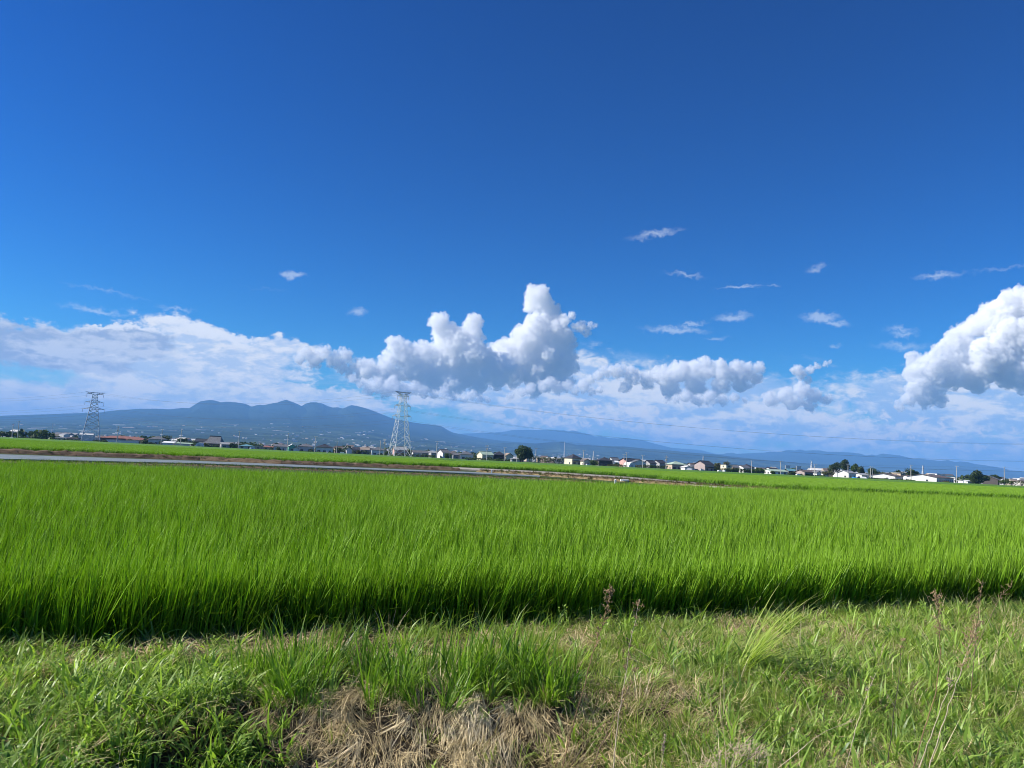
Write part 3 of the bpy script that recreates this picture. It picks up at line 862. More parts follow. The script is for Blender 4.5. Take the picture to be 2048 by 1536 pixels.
veg_strip('track_verge_grass', 'green tufts among the dry grass beside the gravel track', 'grass', along(btp, .5, 3.6, .3, -.1), tuft_protos, GRASS_D, (1, 1.6))

# ---- the farther paddies: patches of rice, then closed canopy
def patch(n_, r_, ext=1.0, m_tone=(0, 1)):
    base = np.stack([r_.uniform(-ext, ext, n_), r_.uniform(-ext, ext, n_), np.zeros(n_)], -1)
    az = r_.uniform(0, 2 * np.pi, n_); le = np.abs(r_.normal(.1, .1, n_))
    ax = np.cos(az) * le + .15; ay = np.sin(az) * le
    return blades(base, r_.uniform(.55, .82, n_), r_.uniform(.022, .040, n_), np.arctan2(ay, ax), np.hypot(ax, ay), r_.uniform(.1, .7, n_), r_.uniform(0, 1, n_), 3, wdir=r_.uniform(0, np.pi, n_))
patch_protos = [join_blades([patch(420, rr_)], 'rice_patch') for _ in range(4)]

def inside_poly(x, y, poly):
    c = np.zeros(len(x), bool); n = len(poly)
    for i in range(n):
        x0, y0 = poly[i]; x1, y1 = poly[(i + 1) % n]
        if y0 == y1: continue
        k = ((y0 > y) != (y1 > y)) & (x < (x1 - x0) * (y - y0) / (y1 - y0) + x0)
        c ^= k
    return c
def paddy(name, label, poly, m, z=0.0, near=230, tone=1.0, h=1.0, canopy=True):
    """rice patches out to `near` metres, the closed canopy beyond"""
    poly = [tuple(p) for p in poly]
    xs = [p[0] for p in poly]; ys = [p[1] for p in poly]
    X, Y = np.meshgrid(np.arange(min(xs), max(xs), 1.5), np.arange(min(ys), min(max(ys), near), 1.5))
    X = X.ravel() + rng.uniform(-.4, .4, X.size); Y = Y.ravel() + rng.uniform(-.4, .4, Y.size)
    k = inside_poly(X, Y, poly) & (np.abs(X) < .75 * Y + 6)
    X = X[k]; Y = Y[k]; n = len(X)
    rot = np.stack([np.zeros(n), np.zeros(n), rng.integers(0, 2, n) * 0 + rng.uniform(-.4, .4, n)], -1)
    s = rng.uniform(.92, 1.06, n) * h
    o = scatter(name, np.stack([X, Y, np.full(n, z)], -1), rot, np.stack([np.ones(n), np.ones(n), s], -1), patch_protos, m)
    prop(o, label, 'rice')
    return o
v2 = lambda p: (p.x, p.y)
PB = [gp(-400, 882.5), gp(0, 901.5), gp(400, 915.8), gp(560, 924), gp(720, 928), gp(915, 933.5)]
p2far = [Vector((-60, 430)), Vector((-330, 430))]
cut = Vector((-60, 430))
paddy('left_paddy_rice', 'second paddy of bright rice behind the brown bank and lane', [v2(p) for p in PB] + [(-20, 250), (-300, 250)], RICE, near=250)
PR = [gp(x_, y_) for x_, y_ in ((880, 932.5), (1080, 941.3), (1240, 951.3), (1400, 964.8), (1540, 976.6), (1700, 983.8), (1941, 993), (2200, 1003), (2400, 1012))]
paddy('right_paddy_rice', 'smooth pale green paddy beyond the gravel track', [v2(p) for p in PR] + [(190, 250), (-18, 250)], RICE_FAR, near=250, h=.92)
# far canopy of the paddies up to the houses: real thickness, bumpy top
def canopy_mat():
    m = bpy.data.materials.new('rice_canopy'); m.use_nodes = True
    t = NT(m.node_tree); b = m.node_tree.nodes['Principled BSDF']
    b.inputs['Roughness'].default_value = .8; b.inputs['Specular IOR Level'].default_value = .15
    g = t.n('ShaderNodeNewGeometry')
    n1 = t.noise(t.vm('MULTIPLY', g.outputs['Position'], (.35, 1, 1)), .05, 6, .6)
    n2 = t.noise(g.outputs['Position'], 1.2, 5, .7)
    c = t.mix(t.rng(n1.outputs[0], .35, .65), (.09, .20, .018), (.13, .25, .03))
    c = t.mix(t.rng(n2.outputs[0], .4, .75), c, (.05, .12, .012))
    t.link(c, b.inputs['Base Color'])
    bp = t.n('ShaderNodeBump', ins={'Strength': .8, 'Distance': .3, 'Height': n2.outputs[0]}); t.link(bp.outputs[0], b.inputs['Normal'])
    return m
CAN = canopy_mat()
def slab(name, x0, x1, y0, y1, z, label, seed):
    nx = 160; ny = 40
    X, Y = np.meshgrid(np.linspace(x0, x1, nx), np.linspace(y0, y1, ny), indexing='ij')
    Z = z + .10 * (fbm2(X * .4, Y * .4, 3, seed) - .5) * 2
    rim = (X == X.min()) | (X == X.max()) | (Y == Y.min()) | (Y == Y.max())
    Z = np.where(rim, -.02, Z)
    i = (np.arange(nx - 1)[:, None] * ny + np.arange(ny - 1)[None, :]).ravel()
    F = np.stack([i, i + ny, i + ny + 1, i + 1], 1)
    me = np_mesh(name, np.stack([X, Y, Z], -1).reshape(-1, 3), F, True)
    if me.polygons[len(me.polygons)//2].normal.z < 0: me.flip_normals()
    o = link_mesh(name, me, CAN); prop(o, label, 'rice', kind='stuff'); return o
slab('far_left_paddy_rice', -330, -24, 252, 470, .74, 'far green rice before the red roofed house and the left pylon', 3)
slab('far_right_paddy_rice', -20, 330, 252, 470, .70, 'far green rice before the white buildings on the right', 4)
# ------------------------------------------------------------------ buildings along the far edge of the paddies
def xz_ground(px, D):
    """point on the ground at depth D below pixel column px (iterates because the picture is tilted)"""
    py = 870 + px * .0478
    for _ in range(4):
        v = at(px, py, D)
        # move the row until the point is at ground level
        py += (v.z - 0.0) * FPX / D
    v = at(px, py, D); return Vector((v.x, v.y, 0.0)), py

def paint(name, c, rough=.85, var=.08, vs=.4, spec=.2, bump=0): return mat(name, c, rough, var, vs, spec, bump=bump)
WALLS = {
 'white': paint('plaster_white', (.78, .77, .73)), 'cream': paint('plaster_cream', (.70, .64, .48)), 'grey': paint('siding_grey', (.36, .36, .36)),
 'brown': paint('siding_brown', (.26, .18, .12)), 'pink': paint('plaster_pink', (.66, .38, .34)), 'tan': paint('plaster_tan', (.50, .40, .29)),
 'green': paint('wall_green', (.16, .45, .34)), 'dark': paint('timber_dark', (.09, .08, .075)), 'mauve': paint('siding_mauve', (.42, .34, .32)), 'pale': paint('plaster_pale', (.60, .60, .58))}
ROOFS = {
 'black': paint('tile_black', (.045, .047, .055), .55, .25, 1.2, .4), 'grey': paint('tile_grey', (.13, .135, .145), .6, .2, 1.2, .4), 'light': paint('roof_light_grey', (.30, .31, .32), .6),
 'red': paint('roof_rust_red', (.24, .115, .095), .7, .15), 'teal': paint('roof_teal', (.12, .27, .32), .6), 'green': paint('roof_pale_green', (.36, .47, .36), .6),
 'brown': paint('roof_brown', (.14, .11, .10), .65, .15), 'white': paint('roof_white', (.74, .75, .76), .6), 'tan': paint('roof_tan', (.30, .24, .19), .7)}
GLASS = mat('window_glass', (.03, .04, .05), .15, .3, 1, .6)
FRAME = mat('window_frame', (.45, .45, .44), .5)
DOORM = mat('door_panel', (.10, .07, .05), .6, .2)
CONC = mat('concrete_pole', (.46, .45, .42), .85, .1, .8)
STEEL = mat('galvanised_steel', (.62, .65, .67), .55, .12, .6, .5)
DARKST = mat('dark_steel', (.10, .11, .12), .5)

_WIN = {}
def window(parent, x, y, z, w, h, ax):
    """window standing 4 cm proud of the wall; ax 'f' faces -y, 'l' faces -x, 'r' faces +x"""
    key = (round(w, 2), round(h, 2), ax)
    if key not in _WIN:
        f = MB(); g = MB(); e = .07
        def bx(B, a0, a1, z0, z1, d0, d1):
            if ax == 'f': B.box(a0, a1, -d1, -d0, z0, z1)
            elif ax == 'l': B.box(-d1, -d0, a0, a1, z0, z1)
            else: B.box(d0, d1, a0, a1, z0, z1)
        bx(f, -w/2, w/2, 0, e, 0.003, .07); bx(f, -w/2, w/2, h - e, h, 0.003, .07)
        bx(f, -w/2, -w/2 + e, e, h - e, 0.003, .07); bx(f, w/2 - e, w/2, e, h - e, 0.003, .07); bx(f, -e/2, e/2, e, h - e, 0.003, .06)
        bx(g, -w/2 + e, -e/2, e, h - e, .01, .03); bx(g, e/2, w/2 - e, e, h - e, .01, .03)
        _WIN[key] = (f.mesh('window'), g.mesh('pane'))
        _WIN[key][0].materials.append(FRAME); _WIN[key][1].materials.append(GLASS)
    fm, gm = _WIN[key]
    o = link_mesh('window', fm, None, parent); o.location = (x, y, z)
    link_mesh('pane', gm, None, o)
    return o

def roof_mesh(kind, w, d, z0, rise, ov=.5, th=.18):
    """roof slab over a w x d body, eaves at z0"""
    b = MB(); X = w / 2 + ov; Y = d / 2 + ov; zt = z0 + rise
    if kind == 'gx':
        top = [(-X, -Y, z0), (X, -Y, z0), (X, 0, zt), (-X, 0, zt), (-X, Y, z0), (X, Y, z0)]
        fs = [(0, 1, 2, 3), (3, 2, 5, 4)]
    elif kind == 'gy':
        top = [(-X, -Y, z0), (0, -Y, zt), (0, Y, zt), (-X, Y, z0), (X, -Y, z0), (X, Y, z0)]
        fs = [(0, 1, 2, 3), (1, 4, 5, 2)]
    elif kind == 'hip':
        r = max(0.3, X - Y) if X > Y else 0.2; ry = max(0.3, Y - X) if Y > X else 0.0
        top = [(-X, -Y, z0), (X, -Y, z0), (X, Y, z0), (-X, Y, z0), (-r, -ry, zt), (r, -ry, zt), (r, ry, zt), (-r, ry, zt)]
        if ry < .2: top = top[:6]; fs = [(0, 1, 5, 4), (1, 2, 5), (2, 3, 4, 5), (3, 0, 4)]
        else: fs = [(0, 1, 5, 4), (1, 2, 6, 5), (2, 3, 7, 6), (3, 0, 4, 7), (4, 5, 6, 7)]
    elif kind == 'shed':
        top = [(-X, -Y, z0), (X, -Y, z0), (X, Y, zt), (-X, Y, zt)]; fs = [(0, 1, 2, 3)]
    elif kind == 'temple':
        # broad sweeping hipped roof with a gabled top and a flared foot
        A = [(-X, -Y, z0), (X, -Y, z0), (X, Y, z0), (-X, Y, z0)]
        B2 = [(-X * .72, -Y * .62, z0 + rise * .36), (X * .72, -Y * .62, z0 + rise * .36), (X * .72, Y * .62, z0 + rise * .36), (-X * .72, Y * .62, z0 + rise * .36)]
        C2 = [(-X * .60, -Y * .06, zt), (X * .60, -Y * .06, zt), (X * .60, Y * .06, zt), (-X * .60, Y * .06, zt)]
        top = A + B2 + C2
        fs = [(0,1,5,4),(1,2,6,5),(2,3,7,6),(3,0,4,7),(4,5,9,8),(5,6,10,9),(6,7,11,10),(7,4,8,11),(8,9,10,11)]
    else:       # flat
        top = [(-X, -Y, z0 + rise), (X, -Y, z0 + rise), (X, Y, z0 + rise), (-X, Y, z0 + rise)]; fs = [(0, 1, 2, 3)]
    n = len(top)
    me = bpy.data.meshes.new('roof'); me.from_pydata(top, [], fs); me.update()
    bm = bmesh.new(); bm.from_mesh(me); bmesh.ops.recalc_face_normals(bm, faces=bm.faces)
    if sum(f.normal.z for f in bm.faces) < 0: bmesh.ops.reverse_faces(bm, faces=bm.faces)
    ex = bmesh.ops.extrude_face_region(bm, geom=bm.faces[:])
    bmesh.ops.translate(bm, verts=[v for v in ex['geom'] if isinstance(v, bmesh.types.BMVert)], vec=(0, 0, th))
    bmesh.ops.recalc_face_normals(bm, faces=bm.faces)
    bm.to_mesh(me); bm.free()
    return me

def body_mesh(kind, w, d, z0, rise):
    b = MB(); b.box(-w/2, w/2, -d/2, d/2, -.3, z0)
    k = .985
    if kind == 'gx':
        for s in (-1, 1):
            x0, x1 = sorted((s * w/2, s * (w/2 - .25)))
            b.add([(x0, -d/2*k, z0), (x0, d/2*k, z0), (x0, 0, z0 + rise*k*.97), (x1, -d/2*k, z0), (x1, d/2*k, z0), (x1, 0, z0 + rise*k*.97)], [(0, 2, 1), (3, 4, 5), (0, 1, 4, 3), (1, 2, 5, 4), (2, 0, 3, 5)])
    elif kind == 'gy':
        for s in (-1, 1):
            y0, y1 = sorted((s * d/2, s * (d/2 - .25)))
            b.add([(-w/2*k, y0, z0), (w/2*k, y0, z0), (0, y0, z0 + rise*k*.97), (-w/2*k, y1, z0), (w/2*k, y1, z0), (0, y1, z0 + rise*k*.97)], [(0, 1, 2), (3, 5, 4), (0, 3, 4, 1), (1, 4, 5, 2), (2, 5, 3, 0)])
    return b.mesh('wall')

HGROUP = None
def house(label, x0, x1, ytop, kind='gx', wall='white', roof='black', D=500, d=8.0, yaw=18, st=2, rise=None, name='house', cat='house', win=None, ov=.5, low=False, group=None, base_z=0.0):
    """building whose visible width spans x0..x1 and whose ridge reaches row ytop"""
    mpp = D / FPX
    vis = (x1 - x0) * mpp
    a = R(abs(yaw))
    w = max(2.5, (vis - d * math.sin(a)) / math.cos(a))
    pc, pyb = xz_ground((x0 + x1) / 2, D)
    H = max(2.4, (pyb - ytop) * mpp)
    if rise is None: rise = {'flat': .25, 'shed': 1.0, 'temple': H * .62}.get(kind, min(H * .34, (d if kind == 'gx' else min(w, d)) * .30 + .6))
    z0 = max(1.9, H - rise)
    r = empty(name, (pc.x, pc.y + d / 2, base_z), R(yaw))
    prop(r, label, cat, group)
    bd = link_mesh('wall', body_mesh(kind, w, d, z0, H - z0), WALLS[wall], r)
    rf = link_mesh('roof', roof_mesh(kind, w, d, z0, H - z0, ov), ROOFS[roof], r)
    if kind in ('gx', 'gy', 'temple', 'hip') and st >= 2 and H > 5:     # ridge cap
        c = MB()
        if kind in ('gx',): c.box(-w/2 - ov*.9, w/2 + ov*.9, -.14, .14, H + .1, H + .38)
        elif kind == 'gy': c.box(-.14, .14, -d/2 - ov*.9, d/2 + ov*.9, H + .1, H + .38)
        elif kind == 'temple': c.box(-w/2 * .64, w/2 * .64, -.3, .3, H + .15, H + .95)
        else:
            e = max(.4, abs(w - d) / 2)
            c.box(-e, e, -.14, .14, H + .1, H + .34) if w >= d else c.box(-.14, .14, -e, e, H + .1, H + .34)
        c.build('ridge', ROOFS[roof], rf)
    # windows: front row(s) and one on the sunlit gable
    if win is None: win = w > 4
    if win:
        floors = [(.75, 1.3)] if z0 < 4.4 else [(.75, 1.5), (3.55, 1.2)]
        for zi, (zz, hh) in enumerate(floors):
            if zz + hh > z0 - .15: continue
            k = max(1, int(w // 3.3))
            for i in range(k):
                x = -w/2 + (i + .5) * w / k
                ww = min(1.9, w / k * .6)
                if zi == 0 and i == k - 1 and k > 1:
                    dm = MB().box(-.5, .5, -.07, -.003, 0, 2.0); dr = dm.build('door', DOORM, r); dr.location = (x, -d/2, .05)
                else: window(r, x, -d/2, zz, round(ww, 1), hh, 'f')
            if d > 4: window(r, -w/2, 0 if zi else -d*.18, zz, 1.4, hh * .85, 'l' if yaw >= 0 else 'l')
        if st >= 2 and z0 > 4.4 and kind in ('gx', 'hip') and w > 7:      # small roof between the storeys
            c = MB(); c.add([(-w/2 - .2, -d/2 - 1.0, 2.75), (w/2 + .2, -d/2 - 1.0, 2.75), (w/2 + .2, -d/2 - .01, 3.2), (-w/2 - .2, -d/2 - .01, 3.2), (-w/2 - .2, -d/2 - 1.0, 2.87), (w/2 + .2, -d/2 - 1.0, 2.87), (w/2 + .2, -d/2 - .01, 3.32), (-w/2 - .2, -d/2 - .01, 3.32)],
                            [(0, 3, 2, 1), (4, 5, 6, 7), (0, 1, 5, 4), (1, 2, 6, 5), (2, 3, 7, 6), (3, 0, 4, 7)])
            c.build('porch_roof', ROOFS[roof], r)
    return r

H_ = house
H_('long low house with a rusty red roof right of the left pylon', 196, 284, 872.5, 'hip', 'dark', 'red', 575, 12, 6, 1, name='farm_house')
H_('short red roofed annex above the long red roof', 250, 282, 876, 'gx', 'tan', 'red', 550, 7, 10, 1)
H_('long white windowless shed in front of the red roofed house', 213, 271, 881.5, 'flat', 'white', 'white', 505, 4, 2, 1, name='shed', cat='shed', win=False)
H_('grey tiled country house behind a hedge, with dark upper floor', 292, 326, 872.5, 'hip', 'pale', 'grey', 540, 9, 12)
H_('small white roofed shed below the grey tiled country house', 324, 345, 883, 'shed', 'white', 'white', 505, 4, 4, 1, name='shed', cat='shed', win=False)
H_('small shed with a pale green roof beside a utility pole', 350, 379, 885.5, 'shed', 'pale', 'green', 505, 5, 4, 1, name='shed', cat='shed', win=False)
H_('low dark house just left of the great temple roof', 386, 410, 878, 'gx', 'dark', 'black', 560, 8, 10)
H_('temple hall with a steep sweeping dark grey roof', 404, 441, 873.8, 'temple', 'brown', 'grey', 545, 13, 4, 2, name='temple', cat='temple')
H_('grey barn with a long sloping light roof right of the temple', 434, 464, 885, 'gx', 'grey', 'light', 515, 7, 28, 1, name='barn', cat='barn')
H_('shed with a wide teal blue roof', 474, 503, 889, 'hip', 'pale', 'teal', 530, 9, 8, 1, name='shed', cat='shed')
H_('low orange tan block among far low houses', 505, 523, 891.5, 'flat', 'tan', 'tan', 640, 8, 8, 1)
H_('low tan house with a red brown roof between the teal shed and the green house', 524, 546, 892, 'gx', 'tan', 'red', 620, 8, 10, 1)
H_('grey roofed two storey house left of the green walled house', 543, 572, 889, 'gx', 'pale', 'grey', 545, 8, 12)
H_('bright green walled house with a pale roof', 570, 590, 888.5, 'gy', 'green', 'white', 520, 7, 20)
H_('narrow bright white gable end beside the green house', 583, 597, 894, 'gy', 'white', 'light', 500, 6, 12, 1, win=False)
H_('two storey house with a flat dark grey roof and pale walls', 592, 624, 887.5, 'hip', 'pale', 'grey', 530, 9, 10)
H_('black roofed two storey house with a bright white ground floor', 626, 664, 889, 'hip', 'white', 'black', 515, 9, 14)
H_('small white gabled house behind the parked white car', 688, 703, 894.5, 'gy', 'white', 'black', 540, 7, 14, 1)
H_('low dark house right of the small white gable', 701, 718, 895, 'gx', 'grey', 'black', 560, 7, 12, 1)
H_('low house with a tan roof left of the white two storey house', 716, 737, 895, 'gx', 'grey', 'tan', 570, 8, 12, 1)
H_('white two storey house with grey tiles left of the tall pylon', 738, 768, 894.5, 'hip', 'white', 'grey', 520, 8, 12)
H_('salmon pink two storey house seen through the legs of the tall pylon', 782, 812, 893.5, 'gx', 'pink', 'light', 530, 8, 16)
H_('low grey roofed house with white end wall right of the tall pylon', 821, 843, 901, 'gx', 'white', 'grey', 540, 7, 14, 1)
H_('second low grey roofed house right of the tall pylon', 840, 860, 902, 'gx', 'grey', 'grey', 555, 8, 10, 1)
H_('shed with a bright lean-to roof slope left of the white gabled house', 855, 874, 903, 'shed', 'grey', 'light', 515, 7, 20, 1, name='shed', cat='shed', win=False)
H_('white gabled house with a broad grey roof left of a round bush', 872, 899, 899.5, 'gx', 'white', 'grey', 520, 9, 30, 2)
H_('low grey house in front of the two storey white house', 903, 922, 906, 'gx', 'grey', 'grey', 530, 8, 8, 1)
H_('white two storey house with a light grey hipped roof', 916, 946, 903.5, 'hip', 'white', 'grey', 530, 8, 10)
H_('cream walled house with a dull green roof', 953, 986, 903.5, 'gx', 'cream', 'green', 515, 8, 28)
H_('dark two storey house with black tiles left of the big round tree', 984, 1010, 903.5, 'hip', 'dark', 'black', 520, 8, 12)
H_('cream gable with a pinkish side, next to the dark two storey house', 1005, 1026, 906.5, 'gy', 'cream', 'tan', 520, 7, 18, 1)
H_('low flat pale shed under the big round tree', 1021, 1047, 915, 'hip', 'pale', 'light', 495, 6, 6, 1, name='shed', cat='shed')
H_('cream walled two storey house with a dark hipped roof right of the green hedge', 1130, 1163, 909.5, 'hip', 'cream', 'black', 505, 9, 30)
H_('small cream gabled house beside the utility pole', 1162, 1181, 918, 'gy', 'cream', 'brown', 495, 6, 18, 1)
H_('low black roofed house behind a round bush', 1193, 1227, 915.5, 'hip', 'dark', 'black', 520, 9, 10)
H_('small white shed between the black roofed house and the pink house', 1224, 1238, 922, 'shed', 'white', 'white', 520, 5, 8, 1, name='shed', cat='shed', win=False)
H_('pink gabled house with a long black roof', 1238, 1290, 918, 'gx', 'pink', 'black', 530, 9, 34)
H_('white gabled house front with a shallow grey roof', 1262, 1292, 920, 'gy', 'white', 'grey', 515, 8, 10, 1)
H_('grey house with a black roof in the middle of three dark roofs', 1290, 1313, 921.5, 'gx', 'grey', 'black', 530, 8, 24)
H_('long dark roofed house with a white verge board', 1306, 1334, 921, 'gx', 'grey', 'black', 545, 9, 30)
H_('tan two storey house with a pale green roof', 1336, 1373, 923.5, 'hip', 'tan', 'green', 515, 9, 16)
H_('pair of low white vinyl sheds right of the pale green roof', 1366, 1386, 932, 'gy', 'white', 'white', 500, 7, 10, 1, name='shed', cat='shed', win=False)
H_('dull grey gable behind the white vinyl sheds', 1377, 1398, 930, 'gx', 'pale', 'grey', 540, 7, 20, 1)
H_('tall grey brown gabled house with a black roof', 1393, 1430, 922.5, 'gx', 'mauve', 'black', 495, 9, 34)
H_('cream box shaped house with a brown right half', 1446, 1464, 929.5, 'flat', 'cream', 'light', 510, 7, 16)
H_('brown wing attached right of the cream box shaped house', 1463, 1478, 930.5, 'gx', 'brown', 'grey', 516, 7, 8)
H_('white bungalow with a grey gable roof behind the hedges', 1476, 1503, 931, 'gx', 'white', 'grey', 540, 8, 28, 1)
H_('white walled workshop with a broad pale green roof', 1531, 1578, 939.5, 'gx', 'white', 'green', 500, 9, 20, 1, name='workshop', cat='workshop')
H_('dark roofed bungalow above the pale green workshop roof', 1534, 1560, 935.5, 'gx', 'white', 'black', 560, 8, 20, 1)
H_('dark shed between the two blank white signboards', 1574, 1592, 938, 'gx', 'dark', 'teal', 540, 7, 10, 1, name='shed', cat='shed')
H_('wide dark roofed house with a mauve pink wall', 1596, 1629, 940.5, 'gx', 'mauve', 'brown', 500, 8, 28, 1)
H_('small white gabled house left of the pine grove', 1629, 1643, 942.5, 'gy', 'white', 'grey', 520, 7, 12, 1)
H_('second small white gabled house hard by the pine grove', 1641, 1657, 942, 'gy', 'white', 'grey', 535, 7, 14, 1)
H_('tiny white outbuilding below the pine grove', 1672, 1683, 946, 'flat', 'white', 'white', 520, 5, 6, 1, name='shed', cat='shed', win=False)
H_('white two storey house with a light grey roof in front of the pines', 1682, 1716, 941.5, 'gx', 'white', 'light', 500, 8, 34)
H_('low white annex right of the white two storey house', 1714, 1741, 947, 'gx', 'white', 'light', 505, 7, 24, 1)
H_('white gabled hall with a long brown roof, the smaller of two', 1752, 1819, 948, 'gx', 'white', 'brown', 500, 15, 46, 1, name='hall', cat='hall')
H_('tan flat roofed building behind the smaller hall', 1793, 1813, 946.5, 'flat', 'tan', 'white', 560, 8, 20, 1)
H_('low white lean-to between the two white halls', 1808, 1830, 951, 'gx', 'white', 'brown', 530, 8, 30, 1)
H_('large white gabled hall with a long brown roof behind a metal pole', 1826, 1927, 950.5, 'gx', 'white', 'brown', 500, 18, 40, 1, name='hall', cat='hall')
H_('white flat roofed factory roof above the large hall', 1872, 1890, 948, 'flat', 'white', 'white', 700, 12, 4, 1)
H_('pale building with a blue roof behind the large hall', 1908, 1948, 955, 'flat', 'pale', 'teal', 640, 12, 4, 1)
H_('small cream white house left of the big dark tree', 1927, 1947, 961, 'gx', 'white', 'white', 490, 7, 20, 1)
H_('dark weathered house right of the big dark tree', 1979, 2003, 953.5, 'gx', 'dark', 'grey', 500, 9, 38)
H_('pale tan house with a tan roof near the right end of the row', 2021, 2044, 960, 'gx', 'cream', 'tan', 510, 8, 20, 1)
H_('white walled house with brown roof cut by the right edge', 2036, 2075, 961.5, 'gx', 'white', 'brown', 500, 8, 30, 1)
H_('low white storehouse among the trees at the left end', 106, 128, 876.5, 'gx', 'white', 'grey', 640, 8, 10, 1, name='shed', cat='shed')
H_('low dark roofed sheds beside the left pylon', 130, 152, 875.5, 'gx', 'grey', 'brown', 600, 8, 10, 1, name='shed', cat='shed')

# rounded tunnel greenhouses
def tunnel(label, x0, x1, ytop, D, L=12, yaw=10):
    p, pyb = xz_ground((x0 + x1) / 2, D); mpp = D / FPX; w = (x1 - x0) * mpp; H = (pyb - ytop) * mpp
    r = empty('greenhouse', (p.x, p.y, 0), R(yaw)); prop(r, label, 'greenhouse')
    n = 12; b = MB(); vs = []
    for y in (0, L):
        for i in range(n + 1):
            a = math.pi * i / n; vs.append((-math.cos(a) * w / 2, y, math.sin(a) * H))
    fs = [(i, i + 1, n + 2 + i, n + 1 + i) for i in range(n)] + [tuple(range(n, -1, -1)), tuple(range(n + 1, 2 * n + 2))]
    b.add(vs, fs).build('cover', WALLS['white'], r)
    MB().box(-w * .18, w * .18, -.08, -.01, 0.05, H * .62).build('door', FRAME, r)
    h = MB()
    for y in (2, 5, 8, 11):
        pts = [(-math.cos(math.pi * i / n) * (w / 2 + .03), y, math.sin(math.pi * i / n) * (H + .03)) for i in range(n + 1)]
        h.path(pts, .04, n=4)
    h.build('hoops', STEEL, r)
tunnel('white rounded greenhouse beside the temple roof', 390, 405, 885, 500)
tunnel('white rounded greenhouse in front of the pink house', 1257, 1271, 925, 490)

# blank white signboards on legs
def signboard(label, x0, x1, y0, y1, D):
    p, pyb = xz_ground((x0 + x1) / 2, D); mpp = D / FPX; w = (x1 - x0) * mpp
    zt = (pyb - y0) * mpp; zb = (pyb - y1) * mpp
    r = empty('signboard', (p.x, p.y, 0), R(6)); prop(r, label, 'sign')
    MB().box(-w/2, w/2, -.2, .2, zb, zt).build('board', WALLS['white'], r)
    for s in (-1, 1):
        MB().tube((s * w * .35, .3, -.2), (s * w * .35, .3, zt - .3), .16).build('leg', STEEL, r)
signboard('blank white square signboard on posts, the left of two', 1570, 1580.5, 931, 938, 620)
signboard('blank white square signboard on posts, taller, the right of two', 1592, 1602, 932, 941.5, 600)

# ------------------------------------------------------------------ trees
LEAF_D = leaf_mat('tree_leaf_dark', (.018, .038, .010), (.085, .125, .03), trans=.25)  # paler tone stands for sunlit leaves, light put into the colour at random
LEAF_M = leaf_mat('tree_leaf_green', (.04, .085, .016), (.10, .15, .03), trans=.3)
LEAF_O = leaf_mat('tree_leaf_olive', (.075, .085, .03), (.15, .15, .055), trans=.3)
BARK = mat('bark', (.10, .075, .05), .95, .3, 2)
def crown_mesh(r_, rx, ry, rz, n, ls, lumps):
    """leaf clusters filling lumpy volumes"""
    cs = r_.normal(size=(lumps, 3)); cs /= np.linalg.norm(cs, axis=1, keepdims=True)
    cs *= r_.uniform(.35, .72, (lumps, 1)); cs[:, 2] = cs[:, 2] * .9
    rad = r_.uniform(.34, .52, lumps)
    cs = np.concatenate([cs, [[0, 0, 0]]]); rad = np.append(rad, .62)
    i = r_.integers(0, lumps + 1, n)
    d = r_.normal(size=(n, 3)); d /= np.linalg.norm(d, axis=1, keepdims=True)
    P = (cs[i] + d * (rad[i] * r_.uniform(.55, 1.05, n) )[:, None]) * [rx, ry, rz]
    a = r_.normal(size=(n, 3)); a /= np.linalg.norm(a, axis=1, keepdims=True)
    b = np.cross(a, r_.normal(size=(n, 3))); b /= np.linalg.norm(b, axis=1, keepdims=True)
    s = ls * r_.uniform(.6, 1.3, (n, 1))
    V = np.stack([P - a * s, P + b * s * .6, P + a * s, P - b * s * .6], 1).reshape(-1, 3)
    V[:, 2] = np.maximum(V[:, 2], -rz * .98)
    me = np_mesh('crown', V, np.arange(4 * n).reshape(-1, 4))
    ton = np.repeat(np.clip(r_.uniform(0, 1, n) * .6 + (i % 5) * .1, 0, 1), 4)
    me.attributes.new('tone', 'FLOAT', 'POINT').data.foreach_set('value', ton.astype(np.float32))
    return me
tr_rng = np.random.default_rng(99)
def tree(label, x0, x1, ytop, D=500, m=None, n=1100, name='tree', cat='tree', trunk=.28, cone=False, lumps=9, ybot=None, ls=.42):
    mpp = D / FPX; p, pyb = xz_ground((x0 + x1) / 2, D)
    rx = (x1 - x0) * mpp / 2; H = (pyb - ytop) * mpp
    zb = H * trunk; rz = (H - zb) / 2; zc = zb + rz
    r = empty(name, (p.x, p.y + rx * .5, 0)); prop(r, label, cat)
    b = MB()
    b.path([(0, 0, -.2), (.05 * rx, 0, zc * .5), (0, .05 * rx, zc + rz * .3)], .035 * H + .08, .05, 7)
    for k in range(5):
        a = k * 1.26 + tr_rng.uniform(0, 1); z = zb * .8 + k * rz * .2
        b.path([(0, 0, z), (math.cos(a) * rx * .35, math.sin(a) * rx * .35, z + rz * .4), (math.cos(a) * rx * .65, math.sin(a) * rx * .65, z + rz * .6)], .02 * H, .03, 5)
    b.build('trunk', BARK, r)
    c = link_mesh('crown', crown_mesh(tr_rng, rx, max(rx * .8, 1), rz, n, ls, lumps), m or LEAF_D, r)
    c.location = (0, 0, zc)
    return r
def bush(label, x0, x1, ytop, D=500, m=None, n=500, cat='bush', name='bush'):
    return tree(label, x0, x1, ytop, D, m, n, name=name, cat=cat, trunk=.04, lumps=6, ls=.34)
